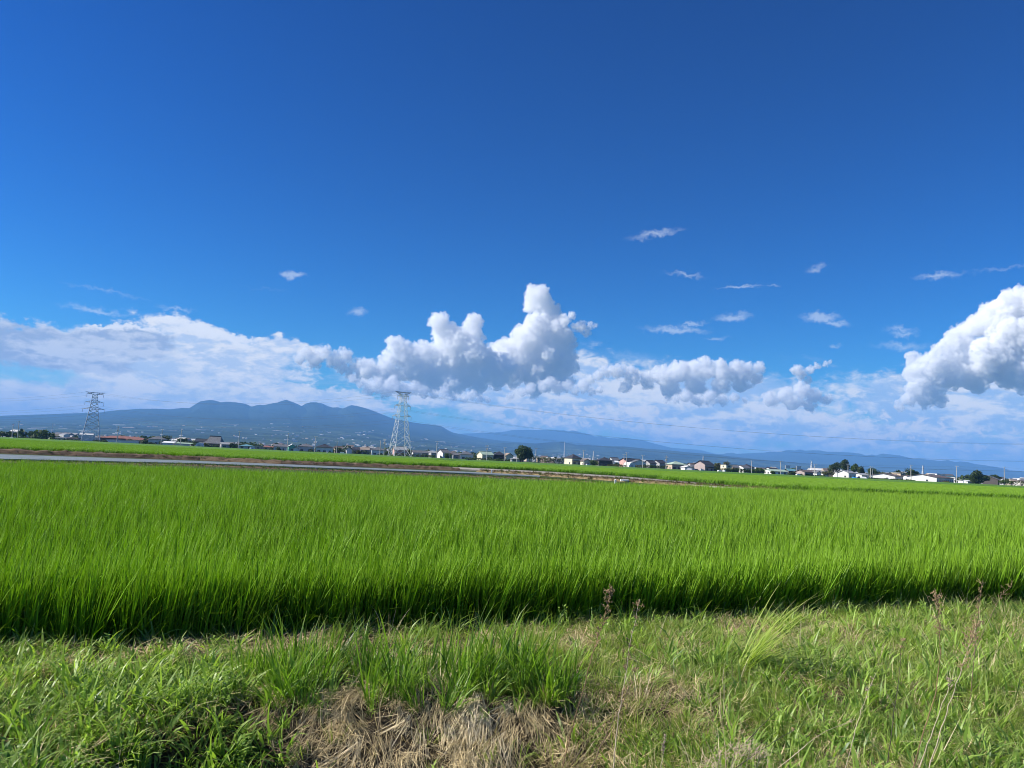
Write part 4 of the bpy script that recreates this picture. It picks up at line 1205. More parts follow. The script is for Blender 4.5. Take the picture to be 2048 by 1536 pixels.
def hedge(label, x0, x1, ytop, D, m, n=900, name='hedge'):
    mpp = D / FPX; p, pyb = xz_ground((x0 + x1) / 2, D); w = (x1 - x0) * mpp; H = (pyb - ytop) * mpp
    r_ = tr_rng
    P = np.stack([r_.uniform(-w/2, w/2, n), r_.uniform(-1.2, 1.2, n), np.zeros(n)], -1)
    hh = H * (.7 + .5 * (fbm2(P[:, 0] * .45 + x0, P[:, 1] * .4, 3, 7)))
    P[:, 2] = hh * r_.uniform(0.0, 1, n) ** .6
    a = r_.normal(size=(n, 3)); a /= np.linalg.norm(a, axis=1, keepdims=True)
    b = np.cross(a, r_.normal(size=(n, 3))); b /= np.linalg.norm(b, axis=1, keepdims=True)
    s = .36 * r_.uniform(.6, 1.3, (n, 1))
    V = np.stack([P - a * s, P + b * s * .6, P + a * s, P - b * s * .6], 1).reshape(-1, 3)
    me = np_mesh(name, V, np.arange(4 * n).reshape(-1, 4))
    me.attributes.new('tone', 'FLOAT', 'POINT').data.foreach_set('value', np.repeat(r_.uniform(0, 1, n), 4).astype(np.float32))
    o = link_mesh(name, me, m); o.location = (p.x, p.y, 0); prop(o, label, 'hedge'); return o

T_ = tree
T_('big round dark tree standing alone right of the middle of the row', 1022, 1066, 890.5, 485, LEAF_D, 4200, trunk=.10, lumps=14, ls=.5)
T_('big dense dark tree near the right end of the row', 1942, 1982, 940.5, 485, LEAF_D, 3800, trunk=.08, lumps=12, ls=.5)
T_('broad dark pine crown, left part of the pine grove', 1656, 1684, 923, 530, LEAF_D, 1900, lumps=8, name='pine_tree')
T_('tallest pine with a knob shaped top in the grove', 1680, 1706, 917.5, 535, LEAF_D, 1800, lumps=7, name='pine_tree')
T_('olive tinted pine in the right half of the grove', 1700, 1722, 926, 530, LEAF_M, 1500, lumps=7, name='pine_tree')
T_('pointed conifer at the right end of the pine grove', 1716, 1733, 926, 525, LEAF_D, 1300, trunk=.12, lumps=6, name='pine_tree')
T_('low wide tree behind the poles right of the grove', 1734, 1764, 935, 560, LEAF_D, 1300)
T_('small dome shaped tree above the smaller hall', 1759, 1779, 943, 545, LEAF_D, 800)
T_('round dark tree between the two white halls', 1813, 1843, 937, 545, LEAF_D, 1700)
T_('low dark tree behind the weathered house', 1981, 2009, 947, 545, LEAF_D, 1300)
T_('olive tree behind the tall grey brown house', 1428, 1447, 923.5, 540, LEAF_O, 1000)
T_('second olive tree, wider, between the tall grey brown and cream houses', 1442, 1464, 923, 548, LEAF_O, 1000)
T_('dark green tree behind the hedges left of the workshop', 1509, 1530, 934.5, 505, LEAF_M, 1200, trunk=.1)
T_('dark tree behind the three dark roofs', 1308, 1336, 920, 600, LEAF_D, 900)
T_('dark tree left of the black roofed bungalow row', 843, 868, 897.5, 590, LEAF_D, 900)
T_('small round tree behind the grey country house', 318, 339, 867.5, 590, LEAF_D, 900)
T_('dark bushy tree between the two sheds', 349, 371, 874, 560, LEAF_D, 900)
T_('flat topped tree behind the red roofs', 236, 252, 870, 620, LEAF_D, 500)
T_('dark tree at the far left edge of the row', -14, 14, 864, 560, LEAF_D, 1000)
T_('second dark tree from the left edge', 20, 34, 864.5, 580, LEAF_D, 800)
T_('dark tree in the group left of the pylon, lower left one', 50, 70, 863, 560, LEAF_D, 900)
T_('tallest dark tree in the group left of the pylon', 72, 93, 861.5, 570, LEAF_D, 1100)
T_('small rounded tree at the right end of the group left of the pylon', 92, 109, 868, 560, LEAF_D, 700)
T_('dark tree behind the pylon legs and the small white house', 812, 830, 897, 560, LEAF_D, 700)
T_('dark tree right of the temple in front of the barn', 456, 471, 886, 510, LEAF_D, 600)
T_('dark tree between the parked car and white houses', 666, 682, 893.5, 545, LEAF_D, 600)
B_ = bush
B_('dark round bush left of the red roofed house', 200, 213, 879.5, 500, LEAF_M)
B_('dark bush at the right end of the long white shed', 278, 292, 880, 500, LEAF_D)
B_('light green bush on the red roofed yard', 252, 266, 875.5, 515, LEAF_O)
B_('broad dark hedge bush before the grey country house', 290, 312, 884, 498, LEAF_D)
B_('low bush left of the white greenhouse', 378, 392, 886, 500, LEAF_M)
B_('brownish bush right of the white greenhouse', 404, 416, 884.5, 498, LEAF_O)
B_('dark bush beside the grey barn', 460, 470, 890, 500, LEAF_D, 350)
B_('bush before the grey roofed house left of the green one', 549, 562, 894, 500, LEAF_D)
B_('bush between the two dark roofed two storey houses', 615, 626, 896, 500, LEAF_D)
B_('yellowish bush right of the parked car', 709, 721, 899, 500, LEAF_O)
B_('bush at the foot of the white house left of the tall pylon', 766, 782, 901, 500, LEAF_M)
B_('round green bush right of the white gabled house', 887, 906, 904, 500, LEAF_M, 800)
B_('bush before the cream walled house', 973, 985, 911, 500, LEAF_D)
B_('yellow green round bush right of the small cream gable', 1180, 1200, 918.5, 490, LEAF_M, 900)
B_('dark bush below the black roofed house', 1226, 1240, 925, 500, LEAF_D)
B_('bush at the foot of the tall grey brown house', 1432, 1442, 936, 495, LEAF_D, 350)
B_('large reddish olive bush left of the pine grove', 1646, 1674, 941, 495, LEAF_O, 1100)
B_('dark bush in front of the mauve walled house', 1580, 1598, 943, 492, LEAF_D)
B_('low dark bush right of the weathered house', 2000, 2026, 957, 490, LEAF_M, 900)
B_('small bush under the large brown roof', 1888, 1904, 961.5, 485, LEAF_O, 400)
B_('round bush in front of the green roofed workshop', 1541, 1553, 941.5, 490, LEAF_M)
hedge('long dark hedge in front of the cream box shaped house', 1450, 1500, 937, 494, LEAF_D, 1100)
hedge('dark green hedge left of the workshop', 1496, 1530, 939, 494, LEAF_M, 800)
hedge('green hedge and scrub right of the big round tree', 1088, 1132, 914.5, 520, LEAF_D, 1100)
hedge('dark scrub line farther back right of the big round tree', 1058, 1092, 912, 560, LEAF_D, 800)
hedge('dark hedge along the foot of the dark roofs', 1286, 1335, 930.5, 498, LEAF_D, 900)
hedge('hedge at the foot of the temple', 415, 436, 890, 500, LEAF_D, 400)
hedge('low hedge under the tall pylon', 755, 800, 907.5, 505, LEAF_M, 600)
hedge('dark scrub along the foot of the low grey roofs', 800, 870, 908.5, 510, LEAF_D, 900)
hedge('dark low scrub left of the left pylon', 36, 160, 875.5, 540, LEAF_D, 1300)
hedge('dark hedge line between the teal shed and green house', 500, 545, 898, 505, LEAF_D, 500)

for lab, x0, x1, yt, D_, m_ in (
    ('scrub line behind the pale green roofed tan house', 1330, 1395, 931, 560, LEAF_D), ('dark scrub before the tall grey brown house and olive trees', 1424, 1450, 936.5, 500, LEAF_D),
    ('scrub behind the blank signboards', 1560, 1632, 942, 580, LEAF_D), ('dark scrub below the mauve walled house', 1575, 1650, 948.5, 500, LEAF_M),
    ('green scrub at the foot of the two white halls', 1736, 1830, 957.5, 492, LEAF_M), ('dark scrub behind the two white halls', 1780, 1880, 949, 600, LEAF_D),
    ('dark scrub between the large hall and the big dark tree', 1915, 1950, 957, 560, LEAF_D), ('scrub along the right end of the row', 2005, 2070, 962.5, 498, LEAF_O),
    ('dark scrub right of the left pylon, before the red roof', 186, 240, 881, 520, LEAF_D), ('scrub between the grey country house and the sheds', 318, 392, 881, 540, LEAF_D),
    ('dark scrub behind the barn and the teal roof', 440, 510, 886.5, 570, LEAF_D), ('dark scrub behind the green walled house', 540, 632, 895, 580, LEAF_D),
    ('dark scrub behind the parked white car', 655, 765, 900.5, 560, LEAF_D), ('low green scrub before the black roofed house', 600, 668, 903.5, 494, LEAF_M),
    ('dark scrub behind the white gabled house and grey bungalow', 866, 960, 907, 570, LEAF_D), ('low scrub before the cream walled house', 930, 1020, 917, 496, LEAF_M),
    ('dark scrub behind the cream two storey house and small gable', 1160, 1245, 920, 570, LEAF_D), ('low scrub at the foot of the pink house', 1215, 1290, 929.5, 494, LEAF_O)):
    hedge(lab, x0, x1, yt, D_, m_, int((x1 - x0) * 14))
H_('dark roofed house peeping out behind the barn', 446, 466, 884.5, 'gx', 'grey', 'black', 610, 8, 16)
H_('grey roof behind the white end beside the green house', 600, 616, 889, 'gx', 'pale', 'light', 620, 8, 14)
H_('small brown roofed house behind the parked white car', 664, 684, 893, 'gx', 'tan', 'brown', 600, 8, 18)
H_('dark roof behind the low tan roofed house', 722, 742, 892.5, 'hip', 'grey', 'black', 620, 8, 12)
H_('low brown roofed house behind the round green bush', 896, 914, 903, 'hip', 'tan', 'brown', 600, 8, 12)
H_('grey roofed house behind the white shed and pink house', 1218, 1240, 915.5, 'gx', 'pale', 'grey', 610, 8, 22)
H_('brown roofed house behind the tall grey brown house', 1376, 1400, 927, 'gx', 'white', 'brown', 620, 8, 22)
H_('dark roof behind the white bungalow', 1484, 1508, 929, 'hip', 'grey', 'black', 600, 8, 12)
H_('small light roofed house behind the second hall', 1858, 1880, 949.5, 'gx', 'pale', 'light', 610, 8, 22)
H_('grey roofed house among the trees right of the weathered house', 2000, 2020, 955, 'gx', 'pale', 'grey', 570, 8, 22)

# ------------------------------------------------------------------ pylons, poles and lines
def pylon_mesh(H, wb, scale=1.0, r=.16):
    """parts of a lattice pylon: legs, bracing, arms"""
    def hw(z):      # half width at height z
        t = z / H
        return wb * (1 - t / .62 * .52) if t < .62 else wb * (.48 - (t - .62) / .38 * .27)
    legs = []
    for sx in (-1, 1):
        for sy in (-1, 1):
            b = MB(); zs = [0, H * .31, H * .62, H * .95]
            b.path([(sx * hw(z), sy * hw(z), z) for z in zs], r * 1.35, r * .7, 6); legs.append(b)
    br = MB()
    lev = [0, .17, .32, .44, .54, .62, .69, .76, .83, .89, .95]
    for i in range(len(lev) - 1):
        z0, z1 = lev[i] * H, lev[i + 1] * H; a, c = hw(z0), hw(z1); zm = (z0 + z1) / 2; mm = (a + c) / 2
        cs = lambda h: [(-h, -h), (h, -h), (h, h), (-h, h)]
        for k in range(4):
            p0 = cs(a)[k]; p1 = cs(a)[(k + 1) % 4]; q0 = cs(c)[k]; q1 = cs(c)[(k + 1) % 4]
            rr3 = r * (.75 if i < 5 else .5)
            br.tube((*p0, z0), (*q1, z1), rr3, n=4); br.tube((*p1, z0), (*q0, z1), rr3, n=4)
            if i > 0: br.tube((*p0, z0), (*p1, z0), rr3 * .8, n=4)
    top = MB()
    h = hw(H * .95)
    # flat working platform head with outriggers
    tz = H
    for s in (-1, 1):
        top.tube((s * h, -h, H * .95), (s * h, -h, tz), r * .6, n=4); top.tube((s * h, h, H * .95), (s * h, h, tz), r * .6, n=4)
    return legs, br, top, hw
def pylon(label, px, ytop, D, wbpx, armpx, yaw, arms, group=None, r=.13):
    mpp = D / FPX; p, pyb = xz_ground(px, D); H = (pyb - ytop) * mpp; wb = wbpx * mpp / 2
    root = empty('power_pylon', p, R(yaw)); prop(root, label, 'pylon', group)
    legs, br, top, hw = pylon_mesh(H, wb, r=r)
    for b in legs: b.build('leg', STEEL, root)
    br.build('bracing', STEEL, root); top.build('peak', STEEL, root)
    anchors = []
    for i, (t, halfpx) in enumerate(arms):
        z = H * t; L = halfpx * mpp; b = MB(); w_ = hw(z)
        first = i == 0
        for s in (-1, 1):
            tip = (s * L, 0, z + (0.3 if first else 0))
            dz = -.035 * H if first else .03 * H
            for sy in (-1, 1):
                b.tube((s * w_, sy * w_, z), tip, .13, n=4)
                b.tube((s * w_, sy * w_, z + dz), tip, .11, n=4)
                for k in (.35, .68):
                    b.tube((s * (w_ + (L - w_) * k), sy * w_ * (1 - k), z), (s * (w_ + (L - w_) * (k - .22)), sy * w_ * (1 - k + .22), z + dz * (1 - k + .22)), .07, n=4)
            b.tube((s * L, -.1, z), (s * L, .1, z), .1, n=4)
            anchors.append((s, z, L, first))
        for sy in (-1, 1): b.tube((-w_, sy * w_, z), (w_, sy * w_, z), .12, n=4)
        b.build('crossarm', DARKST if first else STEEL, root)
        if not first:
            for s in (-1, 1):
                q = MB(); q.tube((s * L * .98, 0, z), (s * L * .98, 0, z - 2.4), .07, n=5)
                for k in range(7): q.tube((s * L * .98, 0, z - .35 - k * .27), (s * L * .98, 0, z - .43 - k * .27), .17, n=7)
                q.build('insulator', mat('insulator_glaze', (.30, .30, .30), .4), root)
    M = Matrix.Translation(p) @ Matrix.Rotation(R(yaw), 4, 'Z')
    return {(i, s): M @ Vector((s * L * (1 if f else .98), 0, z - (0 if f else 2.4))) for i, (s, z, L, f) in enumerate(anchors) for s in (s,)}
ARMS = [(.985, 16), (.80, 16), (.63, 19)]
pl = pylon('lattice power pylon at the left end of the row, before the long mountain slope', 181, 784, 560, 33, 0, 28, [(.985, 17), (.955, 15), (.79, 17), (.655, 20)], r=.25)
pm_ = pylon('tall lattice power pylon left of the middle, rising over the mountain flank', 799, 783, 470, 36, 0, 30, [(.985, 17), (.93, 12), (.78, 17), (.62, 20)])
pr = pylon('lattice power pylon beyond the right edge that carries the lines on', 2620, 880, 430, 34, 0, 30, [(.985, 17), (.93, 12), (.78, 17), (.62, 20)])
pf = pylon('lattice power pylon beyond the left edge that carries the lines on', -420, 770, 640, 33, 0, 28, [(.985, 17), (.955, 15), (.79, 17), (.655, 20)])
WIRE = mat('conductor_wire', (.10, .11, .12), .5, .1)
def wire(name, a, b, sag, r, label, cat, group):
    m = MB(); n = 26; d = b - a; ax = d.normalized()
    pts = [a.lerp(b, i / n) - Vector((0, 0, sag * 4 * (i / n) * (1 - i / n))) for i in range(n + 1)]
    m.path(pts, r, n=4)
    o = m.build(name, WIRE); prop(o, label, cat, group); return o
for A_, B2_, sg, where in ((pf, pl, 9, 'running off the left edge from the left pylon'), (pl, pm_, 8, 'between the two tall pylons'), (pm_, pr, 13, 'sagging from the tall pylon towards the right edge')):
    for k in A_:
        if k[0] // 2 == 1: continue
        tier = {0: 'topmost', 2: 'upper', 3: 'lower'}[k[0] // 2]
        side = 'near' if k[1] > 0 else 'far'
        wire('power_line', A_[k], B2_[k], sg, .036, f'{tier} {side} side power line {where}', 'power line', 'power lines on the tall pylons')

def far_pylon(label, px, ytop, D, wpx, H0=None):
    mpp = D / FPX; p, pyb = xz_ground(px, D); H = (pyb - ytop) * mpp; wb = wpx * mpp / 2
    root = empty('power_pylon', p, R(25)); prop(root, label, 'pylon', 'small far pylons')
    legs, br, top, hw = pylon_mesh(H, wb, r=.30)
    for b in legs: b.build('leg', STEEL, root)
    br.build('bracing', STEEL, root)
    for t_ in (.97, .82, .68):
        b = MB(); b.tube((-wb * 1.3, 0, H * t_), (wb * 1.3, 0, H * t_), .3, n=4); b.build('crossarm', STEEL, root)
far_pylon('small distant pylon right of the cream two storey house', 1186.5, 901, 1500, 3.4)
far_pylon('small distant pylon above the tall grey brown house', 1406, 911, 1700, 3.2)
far_pylon('small distant pylon right of the taller blank signboard', 1623, 921, 1300, 4.6)
far_pylon('small distant pylon behind the large white hall', 1846, 930, 1300, 4.6)
far_pylon('faint distant pylon before the mountain slope at the left', 103, 846, 2400, 3.4)
far_pylon('very faint distant pylon before the blue range right of the big round tree', 1128, 882, 3600, 2.6)

def pole(label, px, ytop, D=495, r=.20, arms=1, trafo=False, lamp=False):
    mpp = D / FPX; p, pyb = xz_ground(px, D); H = (pyb - ytop) * mpp
    root = empty('utility_pole', p, R(random.uniform(-15, 15))); prop(root, label, 'utility pole', 'utility poles along the village edge')
    MB().tube((0, 0, -.3), (0, 0, H), r * 1.25, r * .85, 8).build('shaft', CONC, root)
    for k in range(arms):
        z = H - .35 - k * .8
        b = MB(); b.box(-1.1, 1.1, -.28, -.16, z - .07, z + .07)
        for x in (-1, 0, 1): b.tube((x, -.22, z + .07), (x, -.22, z + .32), .06, n=5)
        b.build('crossarm', STEEL, root)
    if trafo:
        b = MB(); b.tube((.45, 0, H - 3.2), (.45, 0, H - 2.1), .34, n=10); b.tube((-.45, 0, H - 3.2), (-.45, 0, H - 2.1), .34, n=10); b.build('transformer', mat('transformer_grey', (.45, .46, .46), .6), root)
    if lamp:
        MB().tube((0, 0, H * .55), (.0, -1.2, H * .6), .05, n=5).build('bracket', STEEL, root)
    return p + Vector((0, 0, H - .1))
PL = [('at the left end of the row', 34.5, 842, 0), ('left of the one at the left end, thinner', 23.5, 848, 0), ('standing before the long white shed', 233.5, 853, 1), ('behind the grey country house', 322, 858, 0), ('beside the pale green roofed shed', 360.5, 860, 0),
      ('between the temple and the teal roof', 476.5, 862, 0), ('rising above the green walled house', 574, 866, 0), ('before the black roofed house', 629.5, 872, 0), ('left of the parked white car', 673, 883, 0), ('left of the tall pylon', 767.5, 878, 1), ('thin, just left of another beside the tall pylon', 759.5, 881, 0),
      ('right of the tall pylon before the lean-to', 872.5, 882.5, 0), ('before the cream house with green roof', 973, 890, 1), ('pale, beside the cream gable', 1008.5, 894, 0), ('before the big round tree', 1033.5, 898, 0), ('right of the big round tree', 1071, 896, 0),
      ('beside the small cream gable', 1166.5, 900, 0), ('before the pink house', 1252.5, 905, 0), ('thin, left of the pole at the pink house', 1247.5, 908, 0), ('before the dark roofs', 1285, 910, 0), ('left of the pale green roof', 1332, 911.5, 1), ('behind the white bungalow', 1503, 921.5, 0), ('left of the blank signboards', 1561, 922, 0),
      ('right of the mauve walled house', 1629.5, 928, 0), ('before the pine grove', 1696, 928, 0), ('first of a close pair right of the grove', 1741.5, 933, 0), ('second of a close pair right of the grove', 1744.8, 935, 0), ('left of the large white hall', 1822, 930, 0), ('tall and pale, before the large brown roof', 1913.5, 932, 0), ('right of the big dark tree', 2009, 934, 0), ('beyond the right edge', 2110, 940, 0), ('beyond the left edge', -90, 838, 0)]
tops = {}
for (where, px, yt, tf) in PL:
    tops[px] = pole('grey concrete utility pole ' + where, px, yt, 492, arms=1 + (tf > 0), trafo=bool(tf), r=.21)
WH = {px: wh for wh, px, _a, _b in PL}
order = [-90, 34.5, 233.5, 360.5, 476.5, 629.5, 767.5, 872.5, 973, 1071, 1166.5, 1252.5, 1332, 1561, 1629.5, 1696, 1822, 1913.5, 2009, 2110]
for i in range(len(order) - 1):
    a, b = tops[order[i]], tops[order[i + 1]]
    for dz, nm in ((0, 'upper'), (-1.3, 'lower')):
        wire('overhead_cable', a + Vector((0, 0, dz)), b + Vector((0, 0, dz)), .7 + .4 * (dz < 0), 0.022, f'{nm} cable from the utility pole ' + WH[order[i]], 'cable', 'cables between the utility poles')

# ------------------------------------------------------------------ vehicles, the person, small things
CARW = mat('car_paint_white', (.78, .78, .78), .25, .02, 1, .6); CARD = mat('car_paint_dark', (.05, .055, .065), .25, .05, 1, .6); CARS = mat('car_paint_silver', (.45, .46, .47), .3, .02, 1, .6)
TYRE = mat('tyre_rubber', (.02, .02, .02), .8); RIM = mat('wheel_rim', (.5, .5, .5), .35, metal=.6); LAMP = mat('lamp_glass', (.6, .55, .5), .2)
def car(label, px, D, paint_, yaw=90, kei=True, van=False, group=None, ybase=None):
    p, pyb = xz_ground(px, D)
    L, Wd, H = (3.4, 1.48, 1.65 if van else 1.5)
    root = empty('parked_car', p, R(yaw)); prop(root, label, 'van' if van else 'car', group)
    # side profile lofted across the width, body along local x
    prof = [(-L/2, .45), (-L/2, .85), (-L/2 + .1, 1.0), (-L/2 + .35 if not van else -L/2 + .12, H - .1), (-L/2 + .6, H), (L/2 - 1.35 if not van else L/2 - .75, H), (L/2 - .8 if not van else L/2 - .35, 1.0), (L/2 - .1, .85), (L/2, .65), (L/2, .35), (-L/2, .35)]
    vs = []; n = len(prof)
    for y, k in ((-Wd/2, 1), (Wd/2, 1)):
        for (x, z) in prof:
            inset = .14 * max(0, (z - .95) / .6)
            vs.append((x, y - math.copysign(inset, y), z))
    fs = [(i, (i + 1) % n, n + (i + 1) % n, n + i) for i in range(n)] + [tuple(range(n - 1, -1, -1)), tuple(range(n, 2 * n))]
    b = MB(); b.add(vs, fs); body = b.build('body', paint_, root)
    for s in (-1, 1):
        g = MB(); y = s * (Wd/2 - .055)
        g.add([(-L/2 + .5, y, 1.0), (L/2 - 1.0, y, 1.0), (L/2 - 1.35, y - s * .09, H - .14), (-L/2 + .6, y - s * .09, H - .14)], [(0, 1, 2, 3) if s < 0 else (3, 2, 1, 0)])
        g.build('side_window', GLASS, root)
    g = MB(); x = L/2 - (1.06 if not van else .5)
    g.add([(L/2 - (.78 if not van else .33), -.6, 1.03), (L/2 - (.78 if not van else .33), .6, 1.03), (L/2 - (1.3 if not van else .7), .54, H - .06), (L/2 - (1.3 if not van else .7), -.54, H - .06)], [(0, 1, 2, 3)]); g.build('windscreen', GLASS, root)
    for sx in (-1, 1):
        for sy in (-1, 1):
            c = (sx * L * .31, sy * (Wd/2 - .06), .29)
            wh = MB(); wh.tube((c[0], c[1] - .09, c[2]), (c[0], c[1] + .09, c[2]), .29, n=14); wo = wh.build('wheel', TYRE, root)
            rm = MB(); rm.tube((c[0], c[1] - .1, c[2]), (c[0], c[1] + .1, c[2]), .17, n=10); rm.build('rim', RIM, wo)
    for s in (-1, 1):
        MB().box(L/2 - .04, L/2 + .015, s * .5 - .13, s * .5 + .13, .62, .78).build('headlight', LAMP, root)
    return root
car('white kei car parked at the field edge, dark scrub behind it', 685.5, 440, CARW, 8)
car('dark car parked behind the white kei car', 682, 500, CARD, 170)
car('small white van parked below the teal roof', 505, 500, CARW, 30, van=True)
car('white car parked beside the small cream gable', 1177, 492, CARW, 20)
car('small white car parked before the hedge right of the tall brown house', 1440, 492, CARW, 15)
car('white van beside the cream box shaped house', 1448.5, 488, CARW, 60, van=True)
car('dark car at the foot of the grey brown house', 1393, 490, CARD, 10)
car('white van parked in front of the vinyl sheds', 1378, 486, CARW, 170, van=True)
car('silver car parked left of the tall grey brown house', 1405, 486, CARS, 10)
car('white car parked in front of the mauve walled house', 1597, 488, CARW, 15)
car('white van beside the weathered dark house', 1727, 486, CARW, 160, van=True)
# blue tarpaulin in front of the white house
def tarp():
    p, _ = xz_ground(1709, 488)
    n = 9; vs = []; fs = []
    for i in range(n):
        for j in range(n):
            x = (i / (n - 1) - .5) * 4; y = (j / (n - 1) - .5) * 3
            z = 1.25 * max(0, (1 - (2 * i / (n - 1) - 1) ** 4)) * max(0, 1 - (2 * j / (n - 1) - 1) ** 4) + .12 * mnoise.noise(Vector((x * 2, y * 2, 0)))
            vs.append((p.x + x, p.y + y, max(z, 0)))
    for i in range(n - 1):
        for j in range(n - 1): fs.append((i * n + j, (i + 1) * n + j, (i + 1) * n + j + 1, i * n + j + 1))
    o = MB().add(vs, fs).build('tarpaulin', mat('tarp_blue', (.04, .22, .50), .5)); prop(o, 'bright blue tarpaulin over a heap before the white two storey house', 'tarpaulin')
tarp()

# farmer standing in the second paddy
def person(label, px, D, lean=25, yaw=0, shirt=(.72, .72, .70), trousers=(.05, .055, .08), stand=0.0):
    p, _ = xz_ground(px, D)
    root = empty('person', (p.x, p.y, stand), R(yaw)); prop(root, label, 'person')
    l = R(lean)
    hip = Vector((0, 0, .92)); ch = hip + Vector((math.sin(l) * .42, 0, math.cos(l) * .42)); nk = ch + Vector((math.sin(l) * .16, 0, math.cos(l) * .16))
    hd = nk + Vector((math.sin(l) * .14 + .02, 0, .12))
    J = {'hip': (hip, .15), 'waist': (hip.lerp(ch, .5), .14), 'chest': (ch, .165), 'neck': (nk, .06), 'head0': (nk + Vector((.01, 0, .07)), .075), 'head': (hd, .105), 'crown': (hd + Vector((0, 0, .09)), .07)}
    E = [('hip', 'waist'), ('waist', 'chest'), ('chest', 'neck'), ('neck', 'head0'), ('head0', 'head'), ('head', 'crown')]
    for s, nme in ((-1, 'l'), (1, 'r')):
        J['th' + nme] = (Vector((.02, s * .1, .86)), .10); J['kn' + nme] = (Vector((.05, s * .13, .48)), .065); J['an' + nme] = (Vector((-.02, s * .14, .1)), .045); J['to' + nme] = (Vector((.14, s * .15, .05)), .045)
        E += [('hip', 'th' + nme), ('th' + nme, 'kn' + nme), ('kn' + nme, 'an' + nme), ('an' + nme, 'to' + nme)]
        sh = ch + Vector((.02, s * .2, .04)); el = sh + Vector((.10, s * .05, -.27)); wr = el + Vector((.18, -s * .04, -.16)); hn = wr + Vector((.06, 0, -.05))
        J['sh' + nme] = (sh, .065); J['el' + nme] = (el, .045); J['wr' + nme] = (wr, .032); J['hn' + nme] = (hn, .04)
        E += [('chest', 'sh' + nme), ('sh' + nme, 'el' + nme), ('el' + nme, 'wr' + nme), ('wr' + nme, 'hn' + nme)]
    ks = list(J); me = bpy.data.meshes.new('body'); me.from_pydata([J[k][0] for k in ks], [(ks.index(a), ks.index(b)) for a, b in E], [])
    mm = bpy.data.materials.new('clothed_body'); mm.use_nodes = True; t = NT(mm.node_tree); b = mm.node_tree.nodes['Principled BSDF']; b.inputs['Roughness'].default_value = .9
    tc = t.n('ShaderNodeTexCoord'); sx = t.n('ShaderNodeSeparateXYZ'); t.link(tc.outputs['Object'], sx.inputs[0])
    c = t.mix(t.rng(sx.outputs[2], .90, .93, smooth=False), trousers, shirt); c = t.mix(t.rng(sx.outputs[2], nk.z + .02, nk.z + .05, smooth=False), c, (.40, .24, .16)); t.link(c, b.inputs['Base Color'])
    o = link_mesh('body', me, mm, root)
    sk = o.modifiers.new('skin', 'SKIN'); sk.use_smooth_shade = True
    if not me.skin_vertices: 
        bm = bmesh.new(); bm.from_mesh(me); bm.verts.layers.skin.verify(); bm.to_mesh(me); bm.free()
    for i, k in enumerate(ks):
        v = me.skin_vertices[0].data[i]; v.radius = (J[k][1], J[k][1]); v.use_root = (k == 'hip')
    sb = o.modifiers.new('sub', 'SUBSURF'); sb.levels = 1; sb.render_levels = 1
    h = MB(); h.tube(hd + Vector((0, 0, .05)), hd + Vector((0, 0, .075)), .22, .20, 14); h.tube(hd + Vector((0, 0, .07)), hd + Vector((0, 0, .17)), .12, .09, 12); h.build('hat', mat('straw_hat', (.62, .55, .38), .9), root)
    return root
person('person in a white shirt and pale hat bending over in the second paddy', 655, 330, 30, 200)

# small white marker posts and the concrete inlet by the track
def post(label, px, py_base, py_top, wpx, name='marker_post'):
    g_ = on_ground(px, py_base, .1); D = g_.y; mpp = D / FPX; H = (py_base - py_top) * mpp; w = wpx * mpp
    root = empty(name, (g_.x, g_.y, 0)); prop(root, label, 'marker post')
    MB().box(-w/2, w/2, -w/2, w/2, -.1, H).build('shaft', WALLS['white'], root)
    b = MB(); b.add([(-w/2, -w/2, H), (w/2, -w/2, H), (w/2, w/2, H), (-w/2, w/2, H), (0, 0, H + w * .35)], [(0, 1, 4), (1, 2, 4), (2, 3, 4), (3, 0, 4)]); b.build('cap', WALLS['white'], root)
post('short white post with a rusty top standing beside the lane end', 983, 947, 938.5, 2.6)
post('small white post at the near edge of the gravel track', 1230.5, 965.5, 957.5, 3.6)
g_ = on_ground(1251, 960, .2)
b = MB(); b.box(-.55, .35, -.25, .25, 0, .22); b.box(-.4, .2, -.4, -.252, .04, .16)
o = b.build('concrete_inlet', WALLS['white']); o.location = (g_.x, g_.y, 0.05); prop(o, 'low white concrete water inlet beside the small white post', 'water inlet')
